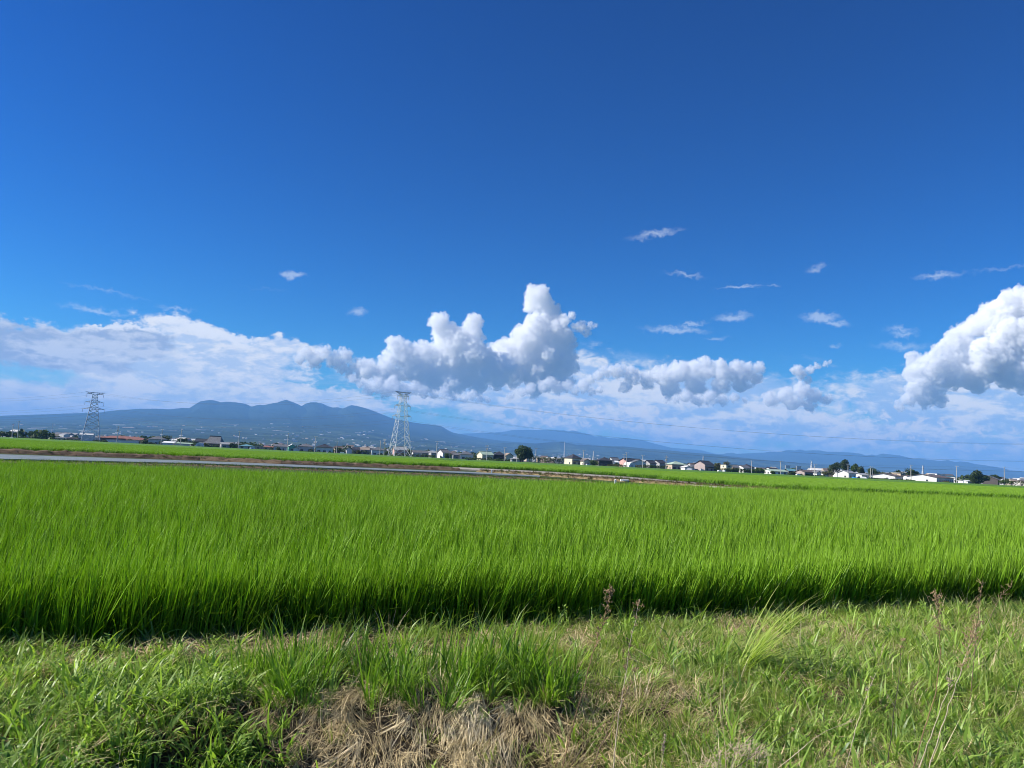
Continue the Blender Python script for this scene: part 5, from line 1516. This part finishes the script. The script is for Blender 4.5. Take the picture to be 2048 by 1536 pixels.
# ------------------------------------------------------------------ distant town on the plain and lower slopes
def town(name, label, n, rmin, rmax, amin, amax, seed, hs=(3, 7), ws=(6, 14)):
    r_ = np.random.default_rng(seed)
    a = r_.uniform(amin, amax, n); rr4 = rmin * (rmax / rmin) ** r_.uniform(0, 1, n) 
    cl = fbm2(a * 1.2, rr4 / 900., 3, seed)
    k = cl > .46; a = a[k]; rr4 = rr4[k]; n = len(a)
    dg = bpy.context.evaluated_depsgraph_get()
    V = []; Fm = []; mi = []
    tgts = [o for o in S.objects if o.name in ('volcano', 'foothills')]
    from mathutils.bvhtree import BVHTree
    trees = [BVHTree.FromObject(o, dg) for o in tgts]
    for i in range(n):
        x = math.sin(R(a[i])) * rr4[i]; y = math.cos(R(a[i])) * rr4[i]; z = 0
        for bt in trees:
            h = bt.ray_cast(Vector((x, y, 4000)), Vector((0, 0, -1)))
            if h[0] is not None: z = max(z, h[0].z)
        sc = 1 + rr4[i] / 9000.
        w_ = r_.uniform(*ws) * sc; d_ = r_.uniform(6, 10) * sc; h_ = r_.uniform(*hs) * (1 + rr4[i] / 16000.); c, s = math.cos(r_.uniform(-.5, .5)), math.sin(r_.uniform(-.5, .5))
        o = len(V)
        for (u, v, q) in ((-1,-1,0),(1,-1,0),(1,1,0),(-1,1,0),(-1,-1,1),(1,-1,1),(1,1,1),(-1,1,1)):
            V.append((x + u * w_/2 * c - v * d_/2 * s, y + u * w_/2 * s + v * d_/2 * c, z - 3 + q * (h_ + 3)))
        V.append((x - w_/2 * c, y - w_/2 * s, z + h_ * 1.3)); V.append((x + w_/2 * c, y + w_/2 * s, z + h_ * 1.3))
        Fm += [(o,o+1,o+5,o+4),(o+1,o+2,o+6,o+5),(o+2,o+3,o+7,o+6),(o+3,o,o+4,o+7),(o+4,o+5,o+9,o+8),(o+7,o+8,o+9,o+6),(o+4,o+8,o+7),(o+5,o+6,o+9)]
        wm = int(r_.integers(0, 3)); rm2 = 3 + int(r_.integers(0, 3)) if r_.random() > .25 else 0
        mi += [wm] * 4 + [rm2] * 2 + [wm] * 2
    me = bpy.data.meshes.new(name); me.from_pydata(V, [], Fm)
    for m in (WALLS['pale'], WALLS['grey'], WALLS['tan'], ROOFS['grey'], ROOFS['brown'], ROOFS['light']): me.materials.append(m)
    me.polygons.foreach_set('material_index', mi); me.update()
    o = link_mesh(name, me); prop(o, label, 'town', kind='stuff'); return o
town('distant_town', 'scattered far houses of the town at the foot of the mountain', 1300, 900, 4200, -38, 40, 5)
town('slope_settlement', 'tiny pale villages on the lower slope of the mountain', 600, 4200, 9500, -38, 12, 6, ws=(6, 18), hs=(2.5, 4.5))
# greenhouses and bright roofs dotted over the slope
town('slope_greenhouses', 'thin bright rows of greenhouses on the mountain slope', 50, 6500, 10500, -38, -2, 8, ws=(30, 90), hs=(1.5, 2.5))
# far tree belts on the plain
def belt(name, label, n, rmin, rmax, seed):
    r_ = np.random.default_rng(seed)
    a = r_.uniform(-40, 42, n); rr5 = rmin * (rmax / rmin) ** r_.uniform(0, 1, n)
    k = fbm2(a * 1.6, rr5 / 500., 3, seed) > .5; a = a[k]; rr5 = rr5[k]; n = len(a)
    x = np.sin(np.radians(a)) * rr5; y = np.cos(np.radians(a)) * rr5
    lv = 60
    P = np.stack([np.repeat(x, lv), np.repeat(y, lv), np.zeros(n * lv)], -1)
    ht = np.repeat(r_.uniform(3, 8, n), lv); wd = np.repeat(r_.uniform(4, 10, n), lv)
    d = r_.normal(size=(n * lv, 3)); d /= np.linalg.norm(d, axis=1, keepdims=True)
    P += d * np.stack([wd, wd * .5, ht * .5], -1) * .9; P[:, 2] += ht * .5
    q = r_.normal(size=(n * lv, 3)); q /= np.linalg.norm(q, axis=1, keepdims=True)
    b2 = np.cross(q, r_.normal(size=(n * lv, 3))); b2 /= np.linalg.norm(b2, axis=1, keepdims=True)
    s = 1.3
    V = np.stack([P - q * s, P + b2 * s, P + q * s, P - b2 * s], 1).reshape(-1, 3)
    me = np_mesh(name, V, np.arange(4 * n * lv).reshape(-1, 4))
    me.attributes.new('tone', 'FLOAT', 'POINT').data.foreach_set('value', np.repeat(r_.uniform(0, 1, n * lv), 4).astype(np.float32))
    o = link_mesh(name, me, LEAF_D); prop(o, label, 'woods', kind='stuff')
belt('distant_woods', 'dark far tree belts between the houses of the plain', 700, 620, 3200, 17)
# ------------------------------------------------------------------ the grassy bank in front of the paddy
def sstep(a, b, x):
    t = np.clip((x - a) / (b - a), 0, 1); return t * t * (3 - 2 * t)
def bank_z(x, y):
    e = edge_dist(x, y)
    z = .11 * sstep(.16, -.22, e)
    yc = 5.42 + .25 * (x + 1.6) + .18 * (fbm2(x * 1.3, x * 0 + 2.2, 3, 77) - .5)
    D = .10 + .36 * sstep(-2.5, -1.6, x) * (1 - sstep(.3, 1.5, x))
    z = z - D * sstep(-.02, 1.05, yc - y)
    z = z * sstep(2.0, 3.2, y)
    z = z + .07 * (fbm2(x * 1.5, y * 1.5, 4, 41) - .5) * sstep(.05, -.3, e) + .05 * (fbm2(x * 6, y * 6, 3, 43) - .5) * sstep(.05, -.3, e)
    return z
nx, ny = 420, 300
X, Y = np.meshgrid(np.linspace(-9, 14, nx), np.linspace(1.5, 15.5, ny), indexing='ij')
Z = np.where(edge_dist(X, Y) > .17, -.011, bank_z(X, Y)) 
Z = np.where(edge_dist(X, Y) > .6, -.011, Z)
me = np_mesh('bank', np.stack([X, Y, Z], -1).reshape(-1, 3), (lambda i: np.stack([i, i + ny, i + ny + 1, i + 1], 1))((np.arange(nx - 1)[:, None] * ny + np.arange(ny - 1)[None, :]).ravel()), True)
def bank_mat():
    m = bpy.data.materials.new('bank_earth'); m.use_nodes = True
    t = NT(m.node_tree); b = m.node_tree.nodes['Principled BSDF']; b.inputs['Roughness'].default_value = .95; b.inputs['Specular IOR Level'].default_value = .1
    g = t.n('ShaderNodeNewGeometry')
    n1 = t.noise(g.outputs['Position'], 2.2, 6, .6); n2 = t.noise(g.outputs['Position'], 34, 6, .7)
    c = t.mix(t.rng(n1.outputs[0], .4, .62), (.035, .027, .017), (.08, .06, .037))
    c = t.mix(t.rng(n2.outputs[0], .42, .66), c, (.14, .11, .07))
    t.link(c, b.inputs['Base Color'])
    bp = t.n('ShaderNodeBump', ins={'Strength': .9, 'Distance': .03, 'Height': n2.outputs[0]}); t.link(bp.outputs[0], b.inputs['Normal'])
    return m
if me.polygons[500].normal.z < 0: me.flip_normals()
o = link_mesh('bank', me, bank_mat()); o['kind'] = 'structure'

CRI = CR.transposed()
def proj(x, y, z):
    """photograph pixel of world points"""
    v = np.stack([x, y, z - CAM_H], -1) @ np.array(CRI).T
    return 1024 + v[:, 0] / -v[:, 2] * FPX, 768 - v[:, 1] / -v[:, 2] * FPX

fr = np.random.default_rng(404)
GA = leaf_mat('weed_blade', (.05, .14, .014), (.42, .60, .11), tip=(.56, .62, .22), trans=.45, rough=.42, spec=.45)
GB = leaf_mat('weed_blade_bluish', (.07, .16, .04), (.26, .38, .12), tip=(.40, .48, .2), trans=.35, rough=.4, spec=.5)
GF = leaf_mat('fine_grass', (.11, .21, .025), (.42, .52, .11), tip=(.56, .56, .24), trans=.45, rough=.5)
GT = leaf_mat('tall_weed', (.05, .14, .012), (.27, .45, .045), tip=(.36, .46, .08), trans=.45, rough=.42, spec=.4)
GS = leaf_mat('straw_litter', (.36, .265, .13), (.84, .68, .40), trans=.15, rough=.75, spec=.2)
GP = leaf_mat('pale_straw', (.52, .41, .24), (.88, .74, .49), trans=.15, rough=.6, spec=.3)
GR = leaf_mat('red_brown_litter', (.14, .07, .04), (.32, .19, .11), trans=.1, rough=.8)

def leafy(r_, n, H, L, Wd):
    """small lance shaped leaves up a few stems"""
    k = 6
    st = r_.uniform(-.06, .06, (k, 2)); i = r_.integers(0, k, n); z = r_.uniform(.01, H, n)
    ln = r_.normal(0, .12, (k, 2))
    base = np.stack([st[i, 0] + ln[i, 0] * z, st[i, 1] + ln[i, 1] * z, z], -1)
    az = r_.uniform(0, 2 * np.pi, n)
    lv = blades(base, r_.uniform(*L, n), r_.uniform(*Wd, n), az, r_.uniform(.5, 1.2, n), r_.uniform(.2, 1.0, n), r_.uniform(0, 1, n), 3)
    sb = np.concatenate([st, np.zeros((k, 1))], 1)
    sv = blades(sb, np.full(k, H * 1.05), np.full(k, .004), np.arctan2(ln[:, 1], ln[:, 0]), np.hypot(ln[:, 0], ln[:, 1]), np.full(k, .05), np.full(k, .2), 3)
    return [lv, sv]
def flat_straw(r_, n, L, Wd, rad, az=None, lean=(1.15, 1.75), curve=(-.4, .4)):
    a = r_.uniform(0, 2 * np.pi, n) if az is None else r_.normal(az, .45, n)
    q = rad * np.sqrt(r_.uniform(0, 1, n)); b_ = r_.uniform(0, 2 * np.pi, n)
    base = np.stack([np.cos(b_) * q, np.sin(b_) * q, r_.uniform(.0, .05, n)], -1)
    return blades(base, r_.uniform(*L, n), r_.uniform(*Wd, n), a, r_.uniform(*lean, n), r_.uniform(*curve, n), r_.uniform(0, 1, n), 3, wdir=a + r_.uniform(.6, 2.4, n))
P_broad = [join_blades([tuft(fr, 15, (.10, .29), (.010, .020), .28, .45, (.4, 1.6), .06, wind=.12)] + [tuft(fr, 9, (.05, .13), (.004, .008), .3, .6, (.3, 1.3), .09, wind=.1, seg=3)], 'broad_grass') for _ in range(9)]
P_fine = [join_blades([tuft(fr, 38, (.06, .19), (.0025, .0055), .30, .28, (.1, 1.3), .08, wind=.12, seg=3)], 'fine_grass') for _ in range(7)]
P_leafy = [join_blades(leafy(fr, 46, fr.uniform(.10, .2), (.022, .05), (.008, .016)), 'leafy_weed') for _ in range(7)]
P_tall = [join_blades([tuft(fr, 20, (.26, .62), (.008, .016), .17, .08, (.05, .9), .10, wind=.12), tuft(fr, 12, (.2, .45), (.007, .013), .2, .3, (.5, 1.9), .07, wind=.12), tuft(fr, 14, (.08, .25), (.005, .009), .25, .3, (.2, 1.0), .08, wind=.05, seg=3)], 'tall_weed') for _ in range(7)]
P_straw = [join_blades([flat_straw(fr, 48, (.03, .15), (.0022, .0048), .12)], 'straw') for _ in range(6)]
P_hang = [join_blades([flat_straw(fr, 40, (.10, .34), (.0025, .005), .09, az=-math.pi / 2, lean=(1.3, 2.5), curve=(-.2, .7))], 'hanging_straw') for _ in range(6)]
P_pale = [join_blades([flat_straw(fr, 30, (.22, .46), (.004, .0075), .05, az=-math.pi / 2, lean=(1.9, 2.75), curve=(-.25, .3))], 'pale_straw') for _ in range(4)]
P_edge = [join_blades([tuft(fr, 7, (.25, .5), (.006, .010), .25, .5, (.5, 1.7), .05, wind=.1, tone=(.5, 1))], 'edge_leaf') for _ in range(6)]
P_fan = [join_blades([(lambda n: blades(np.stack([fr.uniform(-.05, .05, n), fr.uniform(-.05, .05, n), np.zeros(n)], -1), fr.uniform(.35, .9, n), fr.uniform(.007, .012, n), fr.normal(-.15, .55, n), fr.uniform(.45, 1.2, n), fr.uniform(.3, .95, n), fr.uniform(.3, 1, n), 5))(80)], 'fan_grass') for _ in range(2)]

# candidate points over the visible bank
def cand(n, x0=-8.5, x1=13.6, y0=3.1, y1=14.2):
    n = int(n * 22.1 / 17.5)
    x = fr.uniform(x0, x1, n); y = fr.uniform(y0, y1, n)
    e = edge_dist(x, y)
    k = (e < .10) & (np.abs(x) < .72 * y + 3.2)
    x = x[k]; y = y[k]; return x, y, bank_z(x, y)
def N(x, y, s, sd): return fbm2(x * s + 50, y * s + 50, 3, sd)
def gauss(px, py, cx, cy_, rx, ry): return np.exp(-(((px - cx) / rx) ** 2 + ((py - cy_) / ry) ** 2))
def sow(name, label, cat, protos, m, n, dens, smin, smax, tilt=.12, zoff=0.0, parent=None):
    x, y, z = cand(n)
    px, py = proj(x, y, z)
    k = fr.uniform(0, 1, len(x)) < dens(x, y, px, py)
    x, y, z = x[k], y[k], z[k]; n = len(x)
    # lean with the slope of the ground
    ex = (bank_z(x + .05, y) - z) / .05; ey = (bank_z(x, y + .05) - z) / .05
    rot = np.stack([np.clip(ey, -.6, .6) * .6 + fr.normal(0, tilt, n), -np.clip(ex, -.6, .6) * .6 + fr.normal(0, tilt, n), fr.uniform(-3.14, 3.14, n) if 'hang' not in name and 'pale' not in name and 'fan' not in name else fr.uniform(-.5, .5, n)], -1)
    s = fr.uniform(smin, smax, n)
    o = scatter(name, np.stack([x, y, z + zoff], -1), rot, np.stack([s, s, s * fr.uniform(.85, 1.15, n)], -1), protos, m)
    prop(o, label, cat)
    return n
def dirt(x, y, px, py):
    """bare or littered patches (0..1)"""
    p = np.maximum.reduce([gauss(px, py, 430, 1300, 230, 38) * .9, gauss(px, py, 1500, 1272, 130, 22), gauss(px, py, 1690, 1258, 60, 16) * .9, gauss(px, py, 1160, 1290, 110, 30) * .8, gauss(px, py, 1930, 1262, 130, 18) * .7, gauss(px, py, 1330, 1400, 90, 60) * .7, gauss(px, py, 1700, 1395, 90, 30) * .6, gauss(px, py, 1860, 1545, 160, 22) * .6])
    return np.clip(p + (N(x, y, 2.4, 61) - .50) * 1.5, 0, 1)
def face(px, py):
    """the dark littered face of the bank in the middle (0..1)"""
    return sstep(520, 620, px) * sstep(1250, 1090, px) * sstep(1378, 1425, py)
def lush(px, py): return sstep(640, 470, px) * sstep(1290, 1350, py)
counts = []
counts.append(sow('straw_litter', 'dry straw litter over the soil of the bank', 'straw', P_straw, GS, 15000, lambda x, y, px, py: np.clip(.45 + .7 * dirt(x, y, px, py) + .5 * face(px, py) - .2 * lush(px, py), 0, 1), .7, 1.4, .2, .004))
counts.append(sow('brown_litter', 'red brown dead plant bits on the bank', 'litter', P_straw, GR, 5200, lambda x, y, px, py: np.clip(dirt(x, y, px, py) * .55 + .35 * face(px, py), 0, 1), .5, 1.1, .2, .006))
counts.append(sow('hanging_straw', 'dead straw hanging down the dark face of the bank', 'straw', P_hang, GS, 14000, lambda x, y, px, py: face(px, py) * .62 + .12 * sstep(1330, 1400, py) * (px > 1200) * (N(x, y, 1.6, 12) > .5), .7, 1.3, .25, .01))
counts.append(sow('pale_straw', 'bundle of pale bleached straw on the bank face at the bottom middle', 'straw', P_pale, GP, 26000, lambda x, y, px, py: np.clip(gauss(px, py, 955, 1470, 66, 70) * 1.0 + gauss(px, py, 830, 1510, 230, 40) * .16, 0, 1) * .5, .7, 1.15, .18, .04))
counts.append(sow('fine_grass', 'fine yellow green grass over the bank', 'grass', P_fine, GF, 34000, lambda x, y, px, py: np.clip(.55 * (1 - dirt(x, y, px, py)) * (1 - .85 * face(px, py)) * (.35 + .9 * sstep(900, 1300, px)) * (.5 + N(x, y, 1.1, 8)), 0, 1), .6, 1.25))
counts.append(sow('broad_grass', 'broad leaved green weeds, thickest at the lower left', 'weeds', P_broad, GA, 19000, lambda x, y, px, py: np.clip((.10 + .95 * lush(px, py) + .75 * sstep(1130, 1450, px) * N(x, y, 1.3, 9) * 1.6 + .25 * (edge_dist(x, y) > -.35)) * (1 - .75 * dirt(x, y, px, py)) * (1 - .45 * face(px, py)), 0, 1), .5, 1.25))
counts.append(sow('blue_green_weeds', 'bluish green weeds mixed into the grass of the bank', 'weeds', P_broad, GB, 9000, lambda x, y, px, py: np.clip((.25 * lush(px, py) + .55 * sstep(.52, .7, N(x, y, .8, 33)) * sstep(1050, 1300, px)) * (1 - .7 * dirt(x, y, px, py)) * (1 - .95 * face(px, py)), 0, 1), .55, 1.1))
counts.append(sow('leafy_weeds', 'low leafy weeds on the bank', 'weeds', P_leafy, GA, 11000, lambda x, y, px, py: np.clip((.45 * lush(px, py) + .30 * sstep(.5, .7, N(x, y, 1.0, 71)) * sstep(1000, 1200, px) + .1 * face(px, py)) * (1 - .6 * dirt(x, y, px, py)), 0, 1), .7, 1.25))
def tallmask(x, y, px, py):
    band = np.maximum.reduce([gauss(px, py, 575, 1392, 75, 32), gauss(px, py, 680, 1392, 60, 26) * .8, gauss(px, py, 820, 1405, 75, 30), gauss(px, py, 930, 1385, 75, 32) * .9, gauss(px, py, 1040, 1378, 75, 30) * .9, gauss(px, py, 760, 1350, 160, 26) * .55, gauss(px, py, 980, 1345, 120, 24) * .5])
    return np.clip(band * 1.5 - .10, 0, 1) * .8
P_dry = [join_blades([tuft(fr, 16, (.12, .34), (.0022, .0042), .3, .35, (.1, 1.0), .06, wind=.15, seg=4)], 'dry_tuft') for _ in range(5)]
counts.append(sow('dry_tufts', 'thin dead tan grass standing among the green on the bank', 'dry grass', P_dry, GP, 4200, lambda x, y, px, py: np.clip(.10 + .45 * sstep(1080, 1300, px) * (N(x, y, 1.5, 19) > .47) + .15 * face(px, py), 0, 1) * (1 - .7 * lush(px, py)), .6, 1.25, .2))
counts.append(sow('tall_weeds', 'tall upright clumps of grass along the crest of the bank left of the middle', 'weeds', P_tall, GT, 12000, tallmask, .60, 1.12, .18))
counts.append(sow('scattered_tall_weeds', 'single taller grass tufts scattered over the bank', 'weeds', P_tall, GA, 700, lambda x, y, px, py: np.clip(.16 * (N(x, y, 1.2, 5) > .5) + .5 * gauss(px, py, 320, 1370, 60, 30) + .3 * gauss(px, py, 1240, 1350, 60, 20), 0, 1) * (1 - face(px, py)), .35, .7))
# leaves bending out of the dark foot of the rice
n = 620; s_ = fr.uniform(-1.6, 15, n); b_ = fr.uniform(-.08, .12, n)
ex_ = EA.x + ED.x * s_ + EN.x * b_; ey_ = EA.y + ED.y * s_ + EN.y * b_
ez_ = np.maximum(bank_z(ex_, ey_), -.01)
sc_ = fr.uniform(.5, 1.1, n)
o = scatter('edge_leaves', np.stack([ex_, ey_, ez_], -1), np.stack([fr.normal(0, .15, n), fr.normal(0, .15, n), fr.uniform(0, 6.28, n)], -1), np.stack([sc_, sc_, sc_], -1), P_edge, GA)
prop(o, 'loose pale leaves bending out from the dark foot of the rice', 'weeds')

# arching fan of long grass on the right
for i, (px, py, sz, lab) in enumerate(((1480, 1372, 1.3, 'fan of long arching grass sweeping to the right'), (1430, 1345, .8, 'smaller tuft of arching grass behind the sweeping fan'))):
    g_ = on_ground(px, py, .03); me_ = P_fan[i]
    o = link_mesh('arching_grass', me_, GF); o.location = (g_.x, g_.y, float(bank_z(np.array([g_.x]), np.array([g_.y]))[0])); o.scale = (sz, sz, sz); prop(o, lab, 'grass clump')

# dead stalks with seed heads, each a plant of its own
STK = {'red': mat('stalk_red_brown', (.24, .15, .08), .8, .3, 6), 'pale': mat('stalk_bleached', (.58, .47, .33), .7, .2, 6), 'brown': mat('stalk_brown', (.20, .14, .09), .8, .3, 6), 'dark': mat('stalk_dark', (.08, .07, .05), .8, .3, 6)}
SEED = mat('seed_head', (.34, .24, .13), .9, .4, 8); SEEDP = mat('seed_head_pale', (.46, .36, .26), .9, .3, 8)
def stalk(label, pts, D, kind, head=.3, hm=None, r0=.0030, spread=.05, nb=26, D2=None):
    D2 = D2 or D
    k = len(pts) - 1
    P = [at(px, py, D + (D2 - D) * i / k) for i, (px, py) in enumerate(pts)]
    # carry the stem down to the ground
    a = P[0]; gz = float(bank_z(np.array([a.x]), np.array([a.y]))[0])
    if a.z > gz + .01:
        d = (P[0] - P[1]).normalized(); f = P[0] + d * ((a.z - gz) / max(.2, -d.z)); P.insert(0, Vector((f.x, f.y, gz - .02)))
    fine = []
    for i in range(len(P) - 1):
        for j in range(6):
            q = P[i].lerp(P[i + 1], j / 6); fine.append(q + Vector((random.uniform(-1, 1), random.uniform(-1, 1), 0)) * .0035)
    fine.append(P[-1])
    o = MB().path(fine, r0, r0 * .35, 6).build('dead_stalk', STK[kind]); prop(o, label, 'dead stalk')
    h = MB(); tot = len(fine)
    for i in range(nb):
        t_ = 1 - random.random() ** 1.3 * head; q = fine[min(tot - 1, int(t_ * (tot - 1)))]
        d = Vector((random.uniform(-1, 1), random.uniform(-1, 1), random.uniform(.2, 1.4))).normalized() * random.uniform(.3, 1) * spread
        h.tube(q, q + d, .0011, .0008, 3)
        for _ in range(4):
            c = q + d * random.uniform(.3, 1.05) + Vector((random.uniform(-1, 1), random.uniform(-1, 1), random.uniform(-1, 1))) * .006
            h.tube(c, c + Vector((random.uniform(-1, 1), random.uniform(-1, 1), random.uniform(-1, 1))).normalized() * .008, .0028, .0008, 4)
    h.build('seed_head', hm or SEED, o)
    return o
stalk('tall red brown dead stalk with a dark seed head, right of the grass clumps', [(1124, 1536), (1160, 1400), (1185, 1310), (1208, 1240), (1223, 1176)], 3.95, 'red', .34, spread=.045, nb=46)
stalk('bleached pale stalk with a loose brown top, right of the red brown stalk', [(1226, 1540), (1236, 1440), (1247, 1370), (1262, 1280), (1280, 1198)], 3.95, 'pale', .5, SEED, spread=.04, nb=34)
stalk('slanting brown stem leaning onto the bleached stalk', [(1180, 1540), (1215, 1465), (1246, 1405), (1275, 1330)], 4.0, 'brown', .3, spread=.03, nb=10)
stalk('long bleached stalk with a wide spreading top near the right edge', [(1857, 1540), (1888, 1440), (1918, 1352), (1938, 1290), (1956, 1248)], 3.9, 'pale', .36, SEED, spread=.075, nb=48)
stalk('second bleached stalk with no head close beside the long one', [(1850, 1502), (1880, 1420), (1907, 1352)], 3.92, 'pale', .08, SEEDP, spread=.03, nb=8)
stalk('upright red brown stalk with a dark drooping top left of the bleached pair', [(1850, 1455), (1872, 1380), (1882, 1300), (1878, 1240), (1872, 1186)], 4.1, 'red', .28, spread=.05, nb=34)
stalk('short dark stalk with a withered top in the right grass', [(1786, 1440), (1798, 1350), (1806, 1268)], 4.9, 'dark', .2, spread=.02, nb=10)
stalk('thin brown stem standing before the rice at the right', [(1953, 1262), (1958, 1210), (1965, 1160)], 6.3, 'brown', .45, spread=.06, nb=20)
stalk('branched dry stem at the foot of the rice near the right edge', [(1990, 1215), (2002, 1190), (2025, 1172)], 7.0, 'brown', .5, spread=.08, nb=12)
stalk('dark slanting stick in the grass near the bottom right of the middle', [(1496, 1480), (1530, 1445), (1562, 1414)], 4.9, 'dark', .1, spread=.02, nb=4)
stalk('brown stick with a fluffy end low in the grass', [(1515, 1505), (1560, 1475), (1592, 1458)], 4.6, 'dark', .1, spread=.02, nb=4)
stalk('curled red brown stem at the bottom edge left of the middle', [(520, 1540), (528, 1516), (545, 1500), (562, 1502)], 4.3, 'red', .05, spread=.01, nb=2)
stalk('thin bleached stem leaning right among the weeds at the lower right', [(1700, 1500), (1722, 1420), (1752, 1345)], 4.15, 'pale', .2, SEEDP, r0=.0022, spread=.02, nb=6)
stalk('thin pale broken stem lying across the grass right of the plume', [(1600, 1500), (1650, 1462), (1712, 1438)], 4.6, 'pale', .05, SEEDP, r0=.0022, spread=.01, nb=2)
stalk('short pale upright stem near the bottom edge right of the bleached stalk', [(1322, 1540), (1326, 1500), (1331, 1468)], 4.3, 'pale', .5, SEEDP, r0=.0025, spread=.015, nb=16)
# fluffy tan plume at the bottom
def plume():
    r_ = np.random.default_rng(3); n = 520
    c = [(1415, 1530), (1440, 1512), (1470, 1500), (1500, 1498), (1520, 1510)]
    b = MB()
    for (px, py) in c:
        q0 = at(px, py, 4.35); g0 = Vector((q0.x - .05, q0.y + .06, float(bank_z(np.array([q0.x]), np.array([q0.y]))[0])))
        b.tube(g0, q0, .002, n=4)
        for _ in range(70):
            q = q0 + Vector((r_.normal(0, .028), r_.normal(0, .028), r_.normal(0, .022)))
            d = Vector((r_.normal(.5, .6), r_.normal(0, .6), r_.normal(.5, .6))).normalized() * r_.uniform(.012, .035)
            b.tube(q, q + d, .0016, .0005, 3)
    o = b.build('dry_plume', GPP); prop(o, 'fluffy tan dried plume at the bottom edge right of the middle', 'dry plume')
GPP = mat('plume_tan', (.50, .38, .27), .9, .2, 20)
plume()
print('bank plants', counts)
